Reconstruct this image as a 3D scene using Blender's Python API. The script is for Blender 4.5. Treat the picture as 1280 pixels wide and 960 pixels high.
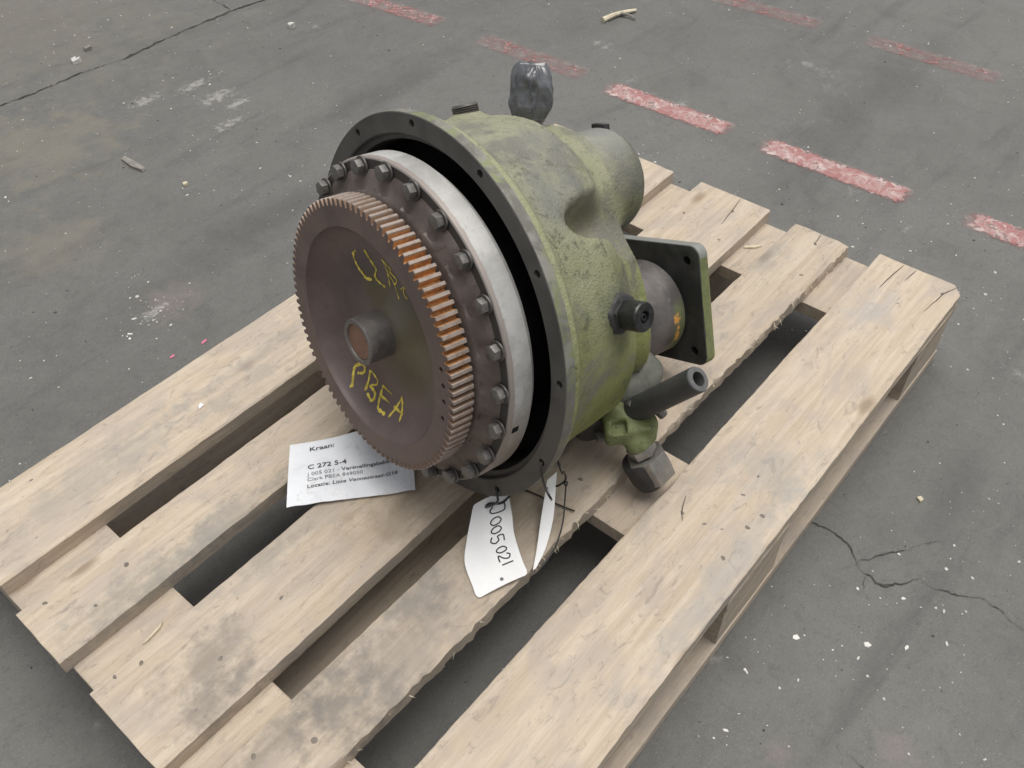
import bpy, bmesh, math, random
import numpy as np
from mathutils import Vector, Matrix, noise as mnoise

scene = bpy.context.scene
for o in list(bpy.data.objects):
    bpy.data.objects.remove(o, do_unlink=True)
COL = scene.collection
rad = math.radians

# ------------------------------------------------------------------ camera
cam_data = bpy.data.cameras.new('camera')
cam_data.sensor_width = 36.0
cam_data.lens = 36.0 * 1141.25 / 1280.0
cam_data.clip_start = 0.02
cam_data.clip_end = 2000
cam = bpy.data.objects.new('camera', cam_data)
COL.objects.link(cam)
RC = ((0.6454, -0.7637, -0.0177), (-0.5576, -0.4552, -0.6942), (0.5220, 0.4579, -0.7196))
cam.matrix_world = Matrix((
    (RC[0][0], -RC[1][0], -RC[2][0], -0.0392),
    (RC[0][1], -RC[1][1], -RC[2][1], -0.9717),
    (RC[0][2], -RC[1][2], -RC[2][2], 1.0535),
    (0, 0, 0, 1)))
scene.camera = cam

# ------------------------------------------------------------------ light
SUN = Vector((0.13, -0.06, 1.0)).normalized()
world = bpy.data.worlds.new('World')
scene.world = world
world.use_nodes = True
wn = world.node_tree.nodes
wl = world.node_tree.links
wn.clear()
wo = wn.new('ShaderNodeOutputWorld')
wb = wn.new('ShaderNodeBackground')
ws = wn.new('ShaderNodeTexSky')
ws.sky_type = 'NISHITA'
ws.sun_disc = False
ws.sun_elevation = math.asin(SUN.z)
ws.sun_rotation = math.atan2(SUN.x, SUN.y)
ws.air_density = 1.0
ws.dust_density = 4.0
hs = wn.new('ShaderNodeHueSaturation')           # overcast: the sky is grey
hs.inputs['Saturation'].default_value = 0.12
wb.inputs['Strength'].default_value = 0.105
wl.new(ws.outputs['Color'], hs.inputs['Color'])
wl.new(hs.outputs['Color'], wb.inputs['Color'])
wl.new(wb.outputs['Background'], wo.inputs['Surface'])
sd = bpy.data.lights.new('sun', 'SUN')
sd.energy = 2.1
sd.angle = rad(50)
sd.color = (1.0, 0.965, 0.91)
sun = bpy.data.objects.new('sun', sd)
COL.objects.link(sun)
sun.rotation_euler = SUN.to_track_quat('Z', 'Y').to_euler()
scene.view_settings.view_transform = 'Standard'
scene.view_settings.look = 'None'
scene.view_settings.gamma = 1.0
scene.view_settings.use_curve_mapping = False
scene.view_settings.exposure = 0.10
scene.render.engine = 'CYCLES'
scene.cycles.use_denoising = True
scene.cycles.max_bounces = 6


# ------------------------------------------------------------------ materials
class MatB:
    """small helper that writes shader nodes"""
    def __init__(self, name):
        self.m = bpy.data.materials.new(name)
        self.m.use_nodes = True
        self.t = self.m.node_tree
        self.t.nodes.clear()
        self.out = self.n('ShaderNodeOutputMaterial')
        self.p = self.n('ShaderNodeBsdfPrincipled')
        self.t.links.new(self.p.outputs[0], self.out.inputs['Surface'])
        self.tc = self.n('ShaderNodeTexCoord')
        self.obj = self.tc.outputs['Object']

    def n(self, k):
        return self.t.nodes.new(k)

    def put(self, sock, v):
        if isinstance(v, bpy.types.NodeSocket):
            self.t.links.new(v, sock)
        elif v is not None:
            if sock.type == 'RGBA' and len(v) == 3:
                v = (*v, 1)
            sock.default_value = v

    def mapping(self, vec, scale=(1, 1, 1), loc=(0, 0, 0), rot=(0, 0, 0)):
        k = self.n('ShaderNodeMapping')
        self.put(k.inputs['Vector'], vec)
        k.inputs['Scale'].default_value = scale
        self.put(k.inputs['Location'], loc)
        k.inputs['Rotation'].default_value = rot
        return k.outputs[0]

    def noise(self, vec, scale, detail=4, rough=0.55, dist=0.0):
        k = self.n('ShaderNodeTexNoise')
        self.put(k.inputs['Vector'], vec)
        k.inputs['Scale'].default_value = scale
        k.inputs['Detail'].default_value = detail
        k.inputs['Roughness'].default_value = rough
        k.inputs['Distortion'].default_value = dist
        return k.outputs['Fac']

    def voro(self, vec, scale, feature='F1', out='Distance'):
        k = self.n('ShaderNodeTexVoronoi')
        k.feature = feature
        self.put(k.inputs['Vector'], vec)
        k.inputs['Scale'].default_value = scale
        return k.outputs[out]

    def wave(self, vec, scale, dist=4, detail=3, dscale=1.5, direction='Y'):
        k = self.n('ShaderNodeTexWave')
        k.bands_direction = direction
        self.put(k.inputs['Vector'], vec)
        k.inputs['Scale'].default_value = scale
        k.inputs['Distortion'].default_value = dist
        k.inputs['Detail'].default_value = detail
        k.inputs['Detail Scale'].default_value = dscale
        return k.outputs['Fac']

    def range(self, v, a, b, c=0.0, d=1.0, smooth=True):
        k = self.n('ShaderNodeMapRange')
        k.clamp = True
        if smooth:
            k.interpolation_type = 'SMOOTHSTEP'
        self.put(k.inputs[0], v)
        for i, q in enumerate((a, b, c, d)):
            self.put(k.inputs[1 + i], q)
        return k.outputs[0]

    def math(self, op, a, b=0.0, clamp=False):
        k = self.n('ShaderNodeMath')
        k.operation = op
        k.use_clamp = clamp
        self.put(k.inputs[0], a)
        self.put(k.inputs[1], b)
        return k.outputs[0]

    def mix(self, f, a, b, mode='MIX'):
        k = self.n('ShaderNodeMix')
        k.data_type = 'RGBA'
        k.blend_type = mode
        self.put(k.inputs[0], f)
        self.put(k.inputs[6], a)
        self.put(k.inputs[7], b)
        return k.outputs[2]

    def vmath(self, op, a, b=(0, 0, 0)):
        k = self.n('ShaderNodeVectorMath')
        k.operation = op
        self.put(k.inputs[0], a)
        self.put(k.inputs[1], b)
        return k.outputs['Value'] if op in ('LENGTH', 'DISTANCE', 'DOT_PRODUCT') else k.outputs['Vector']

    def sep(self, v):
        k = self.n('ShaderNodeSeparateXYZ')
        self.put(k.inputs[0], v)
        return k.outputs

    def spot(self, vec, c, r, soft=0.5, wob=0.35, ws=60, strength=1.0):
        """1 inside an uneven blot of radii r at c"""
        d = self.vmath('SUBTRACT', vec, c)
        d = self.vmath('DIVIDE', d, r)
        l = self.vmath('LENGTH', d)
        nz = self.noise(vec, ws, 4, 0.65)
        l = self.math('ADD', l, self.math('MULTIPLY', self.math('SUBTRACT', nz, 0.5), wob * 3))
        return self.range(l, 1.0 + soft * 0.5, 1.0 - soft, 0.0, strength)

    def bump(self, h, strength=0.3, dist=0.002):
        k = self.n('ShaderNodeBump')
        k.inputs['Strength'].default_value = strength
        k.inputs['Distance'].default_value = dist
        self.put(k.inputs['Height'], h)
        self.t.links.new(k.outputs[0], self.p.inputs['Normal'])

    def set(self, color=None, rough=None, metal=None, spec=None):
        self.put(self.p.inputs['Base Color'], color)
        self.put(self.p.inputs['Roughness'], rough)
        self.put(self.p.inputs['Metallic'], metal)
        self.put(self.p.inputs['Specular IOR Level'], spec)
        return self.m


def mat_ground():
    b = MatB('worn_asphalt_floor')
    v = b.obj
    big = b.noise(v, 1.1, 5, 0.6, 0.4)
    mid = b.noise(v, 6.0, 6, 0.65, 0.6)
    streak = b.noise(b.mapping(v, (1.5, 9, 1), rot=(0, 0, 0.35)), 1.6, 5, 0.6, 0.5)
    fine = b.noise(v, 110, 6, 0.8)
    grit = b.noise(v, 420, 2, 0.6)
    c = b.mix(b.range(big, 0.3, 0.7), (0.118, 0.117, 0.109), (0.150, 0.149, 0.138))
    c = b.mix(b.range(mid, 0.38, 0.75, 0, 0.40), c, (0.165, 0.164, 0.154))
    c = b.mix(b.range(mid, 0.45, 0.25, 0, 0.35), c, (0.075, 0.075, 0.072))
    c = b.mix(b.range(streak, 0.52, 0.75, 0, 0.45), c, (0.062, 0.061, 0.058))
    c = b.mix(b.range(fine, 0.50, 0.70, 0, 0.55), c, (0.070, 0.070, 0.069))
    m2 = b.noise(v, 34, 6, 0.75, 0.8)
    c = b.mix(b.range(m2, 0.52, 0.68, 0, 0.40), c, (0.085, 0.085, 0.083))
    c = b.mix(b.range(m2, 0.46, 0.32, 0, 0.35), c, (0.175, 0.174, 0.165))
    c = b.mix(b.range(grit, 0.58, 0.72, 0, 0.5), c, (0.30, 0.295, 0.28))
    # pale scuffs and dull rosy remains of old paint
    sc = b.math('MULTIPLY', b.range(b.noise(v, 3.3, 6, 0.7, 1.2), 0.62, 0.72), b.range(b.noise(v, 38, 4, 0.7), 0.45, 0.62))
    c = b.mix(b.math('MULTIPLY', sc, 0.5), c, (0.42, 0.41, 0.39))
    for (x, y, r, col) in ((.62, .95, .16, (.25, .22, .16)), (.45, .62, .1, (.25, .22, .17)), (.9, 1.6, .5, (.22, .20, .16)),
                           (.50, .30, .05, (.26, .20, .19)), (0.56, -1.02, .022, (.25, .20, .20)), (0.47, -.92, .016, (.25, .20, .20))):
        c = b.mix(b.spot(v, (x, y, 0), (r, r, 1), 0.9, 1.2, 40 if r < .06 else 14, 0.35), c, col)
    for (x, y, r) in ((1.0, .92, .03), (1.0, .83, .035), (1.01, .77, .025), (.94, .71, .025), (.46, .30, .022), (.88, .95, .03)):
        c = b.mix(b.spot(v, (x, y, 0), (r, r * .5, 1), 1.1, 2.2, 75, 0.42), c, (.52, .50, .48))
    for (x, y, rx, ry) in ((.60, -.955, .16, .016), (.95, -.93, .12, .03), (1.25, .55, .30, .05), (.75, .35, .35, .05), (1.9, -.35, .5, .06), (2.3, -.9, .6, .08), (1.0, -1.1, .05, .12)):
        c = b.mix(b.spot(v, (x, y, 0), (rx, ry, 1), 1.2, 1.0, 9, 0.42), c, (0.060, 0.059, 0.056))
    b.bump(b.math('ADD', b.math('MULTIPLY', fine, 0.7), b.math('MULTIPLY', grit, 0.6)), 0.6, 0.003)
    return b.set(c, b.range(mid, 0.3, 0.7, 0.66, 0.50), 0, 0.5)


def mat_dash():
    b = MatB('worn_red_floor_paint')
    v = b.obj
    n1 = b.noise(v, 22, 6, 0.72, 0.8)
    n2 = b.noise(v, 90, 4, 0.7)
    c = b.mix(b.range(n1, 0.42, 0.60), (0.345, 0.168, 0.163), (0.44, 0.315, 0.30))
    c = b.mix(b.range(b.noise(v, 33, 5, 0.7, 1.0), 0.50, 0.64), c, (0.54, 0.44, 0.42))
    c = b.mix(b.range(n2, 0.56, 0.7, 0, 0.6), c, (0.24, 0.17, 0.165))
    b.set(c, 0.8, 0, 0.25)
    s = b.sep(v)
    ax = b.math('ABSOLUTE', s[0])
    ay = b.math('ABSOLUTE', s[1])
    info = b.n('ShaderNodeObjectInfo')
    worn = info.outputs['Alpha']
    ex = b.range(b.math('ADD', ax, b.math('MULTIPLY', b.math('SUBTRACT', n2, .5), .018)), 0.044, 0.019)
    hl = b.math('SUBTRACT', 0.186, ay)
    ey = b.range(b.math('ADD', hl, b.math('MULTIPLY', b.math('SUBTRACT', n1, .5), .05)), 0.0, 0.05)
    edge = b.math('MULTIPLY', ex, ey)
    wear = b.math('ADD', b.math('MULTIPLY', n1, 0.65), b.math('MULTIPLY', n2, 0.50))
    info_c = b.n('ShaderNodeAttribute')
    info_c.attribute_type = 'OBJECT'
    info_c.attribute_name = 'keep'
    t_ = b.math('ADD', b.math('MULTIPLY', info_c.outputs['Fac'], 0.55), 0.43)
    t_ = b.math('SUBTRACT', t_, b.math('MULTIPLY', b.math('SUBTRACT', 1.0, edge), 0.45))
    al = b.range(b.math('SUBTRACT', t_, wear), -0.06, 0.09)
    al = b.math('MAXIMUM', al, b.math('MULTIPLY', b.range(edge, 0.2, 0.9), b.math('ADD', 0.12, b.math('MULTIPLY', info_c.outputs['Fac'], 0.6))))
    tr = b.n('ShaderNodeBsdfTransparent')
    mx = b.n('ShaderNodeMixShader')
    b.t.links.new(al, mx.inputs[0])
    b.t.links.new(tr.outputs[0], mx.inputs[1])
    b.t.links.new(b.p.outputs[0], mx.inputs[2])
    b.t.links.new(mx.outputs[0], b.out.inputs['Surface'])
    return b.m


def mat_wood(name, tone=1.0, stains=(), warm=0.0, seed=0.0, grey=0.0):
    b = MatB(name)
    info = b.n('ShaderNodeObjectInfo')
    off = b.math('MULTIPLY', info.outputs['Random'], 13.0)
    cmb = b.n('ShaderNodeCombineXYZ')
    b.put(cmb.inputs[0], off)
    b.put(cmb.inputs[1], b.math('ADD', off, seed))
    b.put(cmb.inputs[2], seed)
    v = b.vmath('ADD', b.obj, cmb.outputs[0])
    g1 = b.noise(b.mapping(v, (1.4, 26, 26)), 4.0, 6, 0.62, 0.5)
    g2 = b.noise(b.mapping(v, (5, 170, 120)), 4.0, 4, 0.6, 0.2)
    mott = b.noise(b.mapping(v, (3.0, 7, 7)), 2.6, 5, 0.6, 0.8)
    mott2 = b.noise(b.mapping(v, (6.0, 12, 12)), 5.5, 5, 0.7, 1.2)
    dirt = b.noise(b.mapping(v, (8, 16, 16)), 5, 6, 0.75, 1.0)
    l = tone
    base = (0.495 * l, 0.403 * l, 0.305 * l)
    pale = (0.610 * l, 0.520 * l, 0.415 * l)
    gry = (0.420 * l, 0.365 * l, 0.320 * l)
    c = b.mix(b.range(g1, 0.30, 0.70), base, pale)
    c = b.mix(b.range(mott, 0.42, 0.66, 0, 0.6 + grey), c, gry)
    c = b.mix(b.range(mott2, 0.54, 0.70, 0, 0.55), c, (0.28 * l, 0.24 * l, 0.205 * l))
    c = b.mix(b.range(g2, 0.56, 0.74, 0, 0.30), c, (0.30 * l, 0.245 * l, 0.19 * l))
    c = b.mix(b.range(dirt, 0.62, 0.74, 0, 0.5), c, (0.19, 0.175, 0.16))
    sm = b.noise(b.mapping(v, (18, 34, 34)), 4, 5, 0.7, 0.6)
    c = b.mix(b.math('MULTIPLY', b.range(sm, 0.60, 0.70, 0, 0.65), b.range(mott2, 0.40, 0.58)), c, (0.24, 0.22, 0.20))
    scr = b.noise(b.mapping(v, (3, 60, 60), rot=(0, 0, 0.25)), 6, 3, 0.6)
    c = b.mix(b.range(scr, 0.70, 0.78, 0, 0.35), c, (0.25, 0.22, 0.19))
    # knots
    kv = b.mapping(v, (4.5, 11, 11))
    kd = b.voro(kv, 1.0)
    c = b.mix(b.range(kd, 0.13, 0.03, 0, 0.7), c, (0.26 * l, 0.19 * l, 0.13 * l))
    for (p, r, col, k) in stains:
        c = b.mix(b.spot(b.obj, p, r, 0.9, 1.0, 42, k * .8), c, col)
    b.bump(b.math('ADD', b.math('MULTIPLY', g2, 0.8), b.math('ADD', b.math('MULTIPLY', g1, 0.8), b.math('MULTIPLY', sm, 0.5))), 0.5, 0.0022)
    return b.set(c, 0.82, 0, 0.25)


def mat_cast():
    b = MatB('chipped_olive_green_paint')
    v = b.obj
    n1 = b.noise(v, 9, 6, 0.62, 0.4)
    n2 = b.noise(v, 26, 6, 0.7, 0.6)
    n3 = b.noise(v, 120, 5, 0.75)
    n4 = b.noise(v, 420, 3, 0.7)
    s = b.sep(v)
    c = b.mix(b.range(n1, 0.35, 0.65), (0.160, 0.184, 0.046), (0.240, 0.264, 0.084))
    # dust settled on the upper side, in patches
    hgt = b.math('ADD', s[1], b.math('MULTIPLY', b.math('SUBTRACT', n1, 0.5), 0.24))
    dust = b.range(hgt, -0.02, 0.20, 0, 0.80)
    c = b.mix(dust, c, (0.355, 0.350, 0.265))
    c = b.mix(b.range(n2, 0.56, 0.70, 0, 0.45), c, (0.34, 0.35, 0.205))
    # grimy grey-violet patches
    gr = b.noise(b.mapping(v, (1, 1, 1), (3.1, .4, 1.7)), 7.5, 5, 0.65, 0.7)
    c = b.mix(b.range(gr, 0.45, 0.58, 0, 0.80), c, (0.180, 0.176, 0.158))
    g5 = b.noise(v, 55, 6, 0.8, 0.6)
    c = b.mix(b.math('MULTIPLY', b.range(g5, 0.52, 0.64, 0, 0.75), b.range(n1, 0.62, 0.42)), c, (0.075, 0.078, 0.050))
    g6 = b.noise(b.mapping(v, (30, 30, 30), (5, 2, 8)), 1.0, 6, 0.75, 1.5)
    c = b.mix(b.range(g6, 0.60, 0.66, 0, 0.6), c, (0.12, 0.115, 0.10))
    c = b.mix(b.range(n3, 0.58, 0.70, 0, 0.65), c, (0.085, 0.095, 0.045))
    c = b.mix(b.range(n4, 0.60, 0.72, 0, 0.55), c, (0.06, 0.07, 0.035))
    spots = (
        ((0.062, 0.165, -0.075), (.05, .03, .05), (.19, .19, .19), .8),
        ((0.09, 0.155, -0.06), (.04, .04, .03), (.17, .17, .17), .75),
        ((0.02, 0.19, -0.12), (.03, .03, .04), (.22, .22, .2), .6),
        ((0.175, 0.080, -0.105), (.035, .028, .03), (.035, .036, .036), .95),
        ((0.170, 0.045, -0.112), (.03, .03, .022), (.06, .07, .03), .8),
        ((0.160, 0.085, -0.16), (.02, .05, .03), (.15, .14, .13), .75),
        ((0.105, 0.115, -0.155), (.03, .035, .04), (.33, .27, .23), .9),
        ((0.125, 0.095, -0.185), (.04, .03, .04), (.31, .27, .25), .8),
        ((0.060, 0.120, -0.150), (.035, .02, .035), (.12, .125, .055), .7),
        ((0.118, 0.112, -0.150), (.006, .006, .006), (.65, .33, .10), .9),
        ((0.0, 0.10, -0.29), (.075, .075, .035), (.115, .115, .09), .8),
        ((-0.03, 0.15, -0.27), (.05, .03, .05), (.28, .28, .27), .7),
        ((0.19, -0.02, -0.030), (.03, .10, .004), (.13, .12, .11), .8),
        ((0.14, -0.10, -0.2), (.02, .05, .03), (.10, .12, .04), .5),
    )
    for p, r, col, k in spots:
        c = b.mix(b.spot(v, p, r, 0.9, 0.30, 40, k), c, col)
    # dark seam behind the rim
    seam = b.math('MULTIPLY', b.range(b.math('ABSOLUTE', b.math('ADD', s[2], b.math('ADD', 0.0275, b.math('MULTIPLY', b.math('SUBTRACT', n2, .5), .012)))), 0.0022, 0.0008), b.range(n1, 0.47, 0.56))
    c = b.mix(b.math('MULTIPLY', seam, 0.7), c, (0.10, 0.10, 0.085))
    rim = b.math('MULTIPLY', b.range(s[2], -0.027, -0.022), b.range(n2, 0.62, 0.5))
    c = b.mix(b.math('MULTIPLY', rim, 0.55), c, (0.36, 0.38, 0.20))
    b.bump(b.math('ADD', b.math('MULTIPLY', n3, 0.8), b.math('ADD', b.math('MULTIPLY', n4, 0.9), b.math('MULTIPLY', n2, 0.9))), 0.8, 0.0022)
    return b.set(c, b.range(n2, 0.3, 0.7, 0.66, 0.38), 0, 0.5)


def mat_metal(name, c1, c2, c3=None, rough=(0.5, 0.7), metal=0.3, scale=22, bump=0.2, spec=0.5, k3=0.7):
    b = MatB(name)
    v = b.obj
    n1 = b.noise(v, scale, 6, 0.65, 0.5)
    n2 = b.noise(v, scale * 4.7, 5, 0.7, 0.3)
    n3 = b.noise(v, scale * 22, 3, 0.7)
    c = b.mix(b.range(n1, 0.36, 0.64), c1, c2)
    if c3:
        c = b.mix(b.range(n2, 0.54, 0.68, 0, k3), c, c3)
    c = b.mix(b.range(n3, 0.56, 0.72, 0, 0.3), c, tuple(x * 0.5 for x in c1))
    b.bump(b.math('ADD', n2, b.math('MULTIPLY', n3, 0.5)), bump, 0.001)
    return b.set(c, b.range(n1, 0.3, 0.7, rough[0], rough[1]), metal, spec)


def mat_gear():
    b = MatB('rust_brown_gear_steel')
    v = b.obj
    s = b.sep(v)
    n1 = b.noise(v, 18, 6, 0.65, 0.5)
    n2 = b.noise(v, 110, 5, 0.7)
    n3 = b.noise(v, 500, 3, 0.7)
    c = b.mix(b.range(n1, 0.35, 0.65), (0.145, 0.110, 0.103), (0.200, 0.148, 0.132))
    c = b.mix(b.range(n2, 0.55, 0.7, 0, 0.5), c, (0.17, 0.105, 0.07))
    rr = b.math('SQRT', b.math('ADD', b.math('MULTIPLY', s[0], s[0]), b.math('MULTIPLY', s[1], s[1])))
    ang = b.math('ARCTAN2', s[1], s[0])
    cx_ = b.n('ShaderNodeCombineXYZ')
    b.put(cx_.inputs[0], rr)
    ring = b.noise(cx_.outputs[0], 900, 3, 0.7)
    c = b.mix(b.range(ring, 0.5, 0.68, 0, 0.35), c, (0.085, 0.062, 0.056))
    pit = b.noise(v, 70, 5, 0.75, 1.0)
    c = b.mix(b.range(pit, 0.58, 0.68, 0, 0.45), c, (0.235, 0.145, 0.09))
    c = b.mix(b.range(pit, 0.40, 0.32, 0, 0.45), c, (0.065, 0.052, 0.05))
    behind = b.range(s[2], 0.0841, 0.0838)
    onteeth = b.math('MULTIPLY', b.range(rr, 0.1462, 0.1466), behind)
    low = b.range(rr, 0.1541, 0.1525)
    # angular window of the loose orange rust
    w = b.math('MULTIPLY', b.range(ang, rad(4), rad(30)), b.range(ang, rad(88), rad(70)))
    w = b.math('ADD', w, b.math('MULTIPLY', b.math('SUBTRACT', n1, 0.5), 1.5))
    w = b.math('ADD', w, b.math('MULTIPLY', b.math('SUBTRACT', b.noise(v, 190, 4, 0.75), 0.5), 1.3))
    w = b.range(w, 0.25, 0.85)
    rust = b.mix(b.range(n2, 0.4, 0.65), (0.54, 0.275, 0.105), (0.33, 0.165, 0.075))
    # polished tops and flanks of the teeth
    tip = b.mix(b.range(n2, 0.4, 0.7), (0.37, 0.315, 0.28), (0.29, 0.215, 0.17))
    lowc = b.mix(w, (0.29, 0.19, 0.13), rust)
    tc = b.mix(low, tip, lowc)
    c = b.mix(onteeth, c, tc)
    b.bump(b.math('ADD', n2, b.math('MULTIPLY', n3, 0.5)), 0.25, 0.001)
    return b.set(c, b.range(n1, 0.3, 0.7, 0.5, 0.68), 0.25, 0.45)


def mat_web():
    b = MatB('brown_oily_web_steel')
    v = b.obj
    s = b.sep(v)
    n1 = b.noise(v, 14, 6, 0.6, 0.5)
    n2 = b.noise(v, 130, 4, 0.7)
    c = b.mix(b.range(n1, 0.35, 0.65), (0.122, 0.093, 0.092), (0.170, 0.130, 0.124))
    c = b.mix(b.range(n2, 0.55, 0.7, 0, 0.4), c, (0.115, 0.08, 0.062))
    c = b.mix(b.spot(v, (0.045, 0.02, 0.055), (.055, .075, .05), 0.9, 0.3, 20, 0.8), c, (0.155, 0.135, 0.075))
    c = b.mix(b.spot(v, (0.022, 0.036, 0.058), (.026, .026, .05), 0.9, 0.25, 30, 0.65), c, (0.215, 0.20, 0.165))
    c = b.mix(b.spot(v, (-0.02, 0.045, 0.055), (.03, .02, .05), 0.9, 0.3, 30, 0.7), c, (0.12, 0.105, 0.04))
    c = b.mix(b.spot(v, (0.045, -0.03, 0.055), (.04, .03, .05), 0.9, 0.3, 30, 0.7), c, (0.07, 0.06, 0.03))
    rr = b.math('SQRT', b.math('ADD', b.math('MULTIPLY', s[0], s[0]), b.math('MULTIPLY', s[1], s[1])))
    cx_ = b.n('ShaderNodeCombineXYZ')
    b.put(cx_.inputs[0], rr)
    ring = b.noise(cx_.outputs[0], 700, 3, 0.7)
    c = b.mix(b.range(ring, 0.52, 0.7, 0, 0.30), c, (0.07, 0.055, 0.052))
    pit = b.noise(v, 60, 5, 0.75, 1.0)
    c = b.mix(b.range(pit, 0.60, 0.70, 0, 0.35), c, (0.20, 0.145, 0.11))
    c = b.mix(b.range(pit, 0.40, 0.32, 0, 0.40), c, (0.06, 0.05, 0.045))
    b.bump(b.math('ADD', n2, b.math('MULTIPLY', ring, 0.3)), 0.25, 0.001)
    return b.set(c, b.range(n1, 0.3, 0.7, 0.42, 0.58), 0.2, 0.5)


def mat_silver():
    b = MatB('machined_aluminium_grey_rim')
    v = b.obj
    s = b.sep(v)
    n1 = b.noise(b.mapping(v, (1, 1, 1)), 14, 6, 0.7, 0.6)
    n2 = b.noise(v, 130, 5, 0.75)
    c = b.mix(b.range(n1, 0.35, 0.65), (0.37, 0.365, 0.35), (0.52, 0.515, 0.50))
    c = b.mix(b.range(n2, 0.54, 0.68, 0, 0.55), c, (0.33, 0.32, 0.30))
    sr = b.noise(b.mapping(v, (20, 20, 160)), 3, 4, 0.7)
    c = b.mix(b.range(sr, 0.56, 0.70, 0, 0.45), c, (0.36, 0.35, 0.335))
    c = b.mix(b.range(b.noise(v, 60, 3, 0.6), 0.70, 0.76, 0, 0.8), c, (0.16, 0.15, 0.14))
    # rusty towards the lower rim and the front corner
    lowz = b.math('ADD', s[1], b.math('MULTIPLY', b.math('SUBTRACT', n1, 0.5), 0.10))
    c = b.mix(b.range(lowz, 0.03, -0.06, 0, 0.85), c, (0.27, 0.225, 0.185))
    fr = b.math('ADD', s[2], b.math('MULTIPLY', b.math('SUBTRACT', n2, 0.5), 0.006))
    c = b.mix(b.range(fr, 0.0322, 0.0338, 0, 0.85), c, (0.30, 0.255, 0.23))
    c = b.mix(b.range(s[2], 0.0385, 0.0390), c, (0.072, 0.066, 0.062))
    b.bump(n2, 0.15, 0.0008)
    return b.set(c, b.range(n1, 0.3, 0.7, 0.48, 0.66), 0.25, 0.5)


def mat_flange():
    b = MatB('oily_dark_iron_flange')
    v = b.obj
    s = b.sep(v)
    n1 = b.noise(v, 15, 6, 0.65, 0.5)
    n2 = b.noise(v, 110, 5, 0.7)
    c = b.mix(b.range(n1, 0.35, 0.65), (0.075, 0.072, 0.067), (0.118, 0.112, 0.104))
    c = b.mix(b.range(n2, 0.58, 0.7, 0, 0.4), c, (0.13, 0.115, 0.10))
    # bare machined outer edge with flecks of green paint
    edge = b.range(s[2], -0.0006, -0.0012)
    rr = b.math('SQRT', b.math('ADD', b.math('MULTIPLY', s[0], s[0]), b.math('MULTIPLY', s[1], s[1])))
    edge = b.math('MULTIPLY', edge, b.range(rr, 0.2235, 0.2242))
    n3 = b.noise(v, 34, 5, 0.7, 0.5)
    ec = b.mix(b.range(n3, 0.4, 0.6), (0.165, 0.160, 0.140), (0.27, 0.265, 0.235))
    ec = b.mix(b.range(b.noise(v, 19, 6, 0.7, 0.8), 0.50, 0.60, 0, 0.8), ec, (0.235, 0.265, 0.115))
    up = b.range(b.math('ADD', s[1], b.math('MULTIPLY', b.math('SUBTRACT', n3, .5), .15)), 0.12, 0.02)
    ec = b.mix(b.math('MULTIPLY', up, 0.55), ec, (0.15, 0.14, 0.14))
    c = b.mix(edge, c, ec)
    c = b.mix(b.range(b.math('ADD', s[2], b.math('MULTIPLY', rr, 0.0)), -0.026, -0.034, 0, b.range(rr, 0.2005, 0.199)), c, (0.010, 0.010, 0.010))  # shade deep in the bore painted in as black
    b.bump(n2, 0.2, 0.001)
    return b.set(c, b.range(n1, 0.3, 0.7, 0.48, 0.66), 0.2, 0.45)


def mat_plain(name, col, rough=0.5, metal=0.0, spec=0.5, var=0.25, scale=40, bump=0.08):
    b = MatB(name)
    n1 = b.noise(b.obj, scale, 5, 0.65, 0.3)
    c = b.mix(b.range(n1, 0.35, 0.65), tuple(x * (1 - var) for x in col), tuple(min(1, x * (1 + var)) for x in col))
    b.bump(n1, bump, 0.001)
    return b.set(c, rough, metal, spec)


def mat_paper():
    b = MatB('soiled_white_label_paper')
    v = b.obj
    n1 = b.noise(v, 22, 5, 0.6, 0.5)
    n2 = b.noise(v, 90, 5, 0.7, 0.8)
    c = b.mix(b.range(n1, 0.4, 0.7), (0.82, 0.84, 0.87), (0.74, 0.76, 0.79))
    c = b.mix(b.range(n2, 0.58, 0.72, 0, 0.45), c, (0.42, 0.41, 0.39))
    n3 = b.noise(v, 45, 5, 0.7, 1.0)
    c = b.mix(b.range(n3, 0.56, 0.68, 0, 0.35), c, (0.50, 0.49, 0.46))
    return b.set(c, 0.55, 0, 0.35)


def mat_adaptor():
    b = MatB('scuffed_grey_adaptor_paint')
    v = b.obj
    n1 = b.noise(v, 20, 6, 0.65, 0.5)
    n2 = b.noise(v, 70, 5, 0.7, 0.5)
    c = b.mix(b.range(n1, 0.35, 0.65), (0.085, 0.078, 0.076), (0.15, 0.138, 0.13))
    c = b.mix(b.range(n2, 0.58, 0.66, 0, 0.5), c, (0.23, 0.21, 0.20))
    gz = b.spot(v, (0.115, -0.075, -0.322), (.02, .06, .014), 0.6, 0.5, 70, 0.8)
    c = b.mix(gz, c, (0.17, 0.19, 0.085))
    for p, r in (((0.118, -0.055, -0.313), (.006, .007, .006)), ((0.121, -0.082, -0.318), (.004, .010, .004)), ((0.120, -0.068, -0.317), (.002, .003, .003))):
        c = b.mix(b.spot(v, p, r, 0.3, 1.3, 140, 1.0), c, (0.68, 0.34, 0.09))
    b.bump(n2, 0.15, 0.001)
    return b.set(c, b.range(n1, 0.3, 0.7, 0.40, 0.58), 0.15, 0.5)


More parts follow.
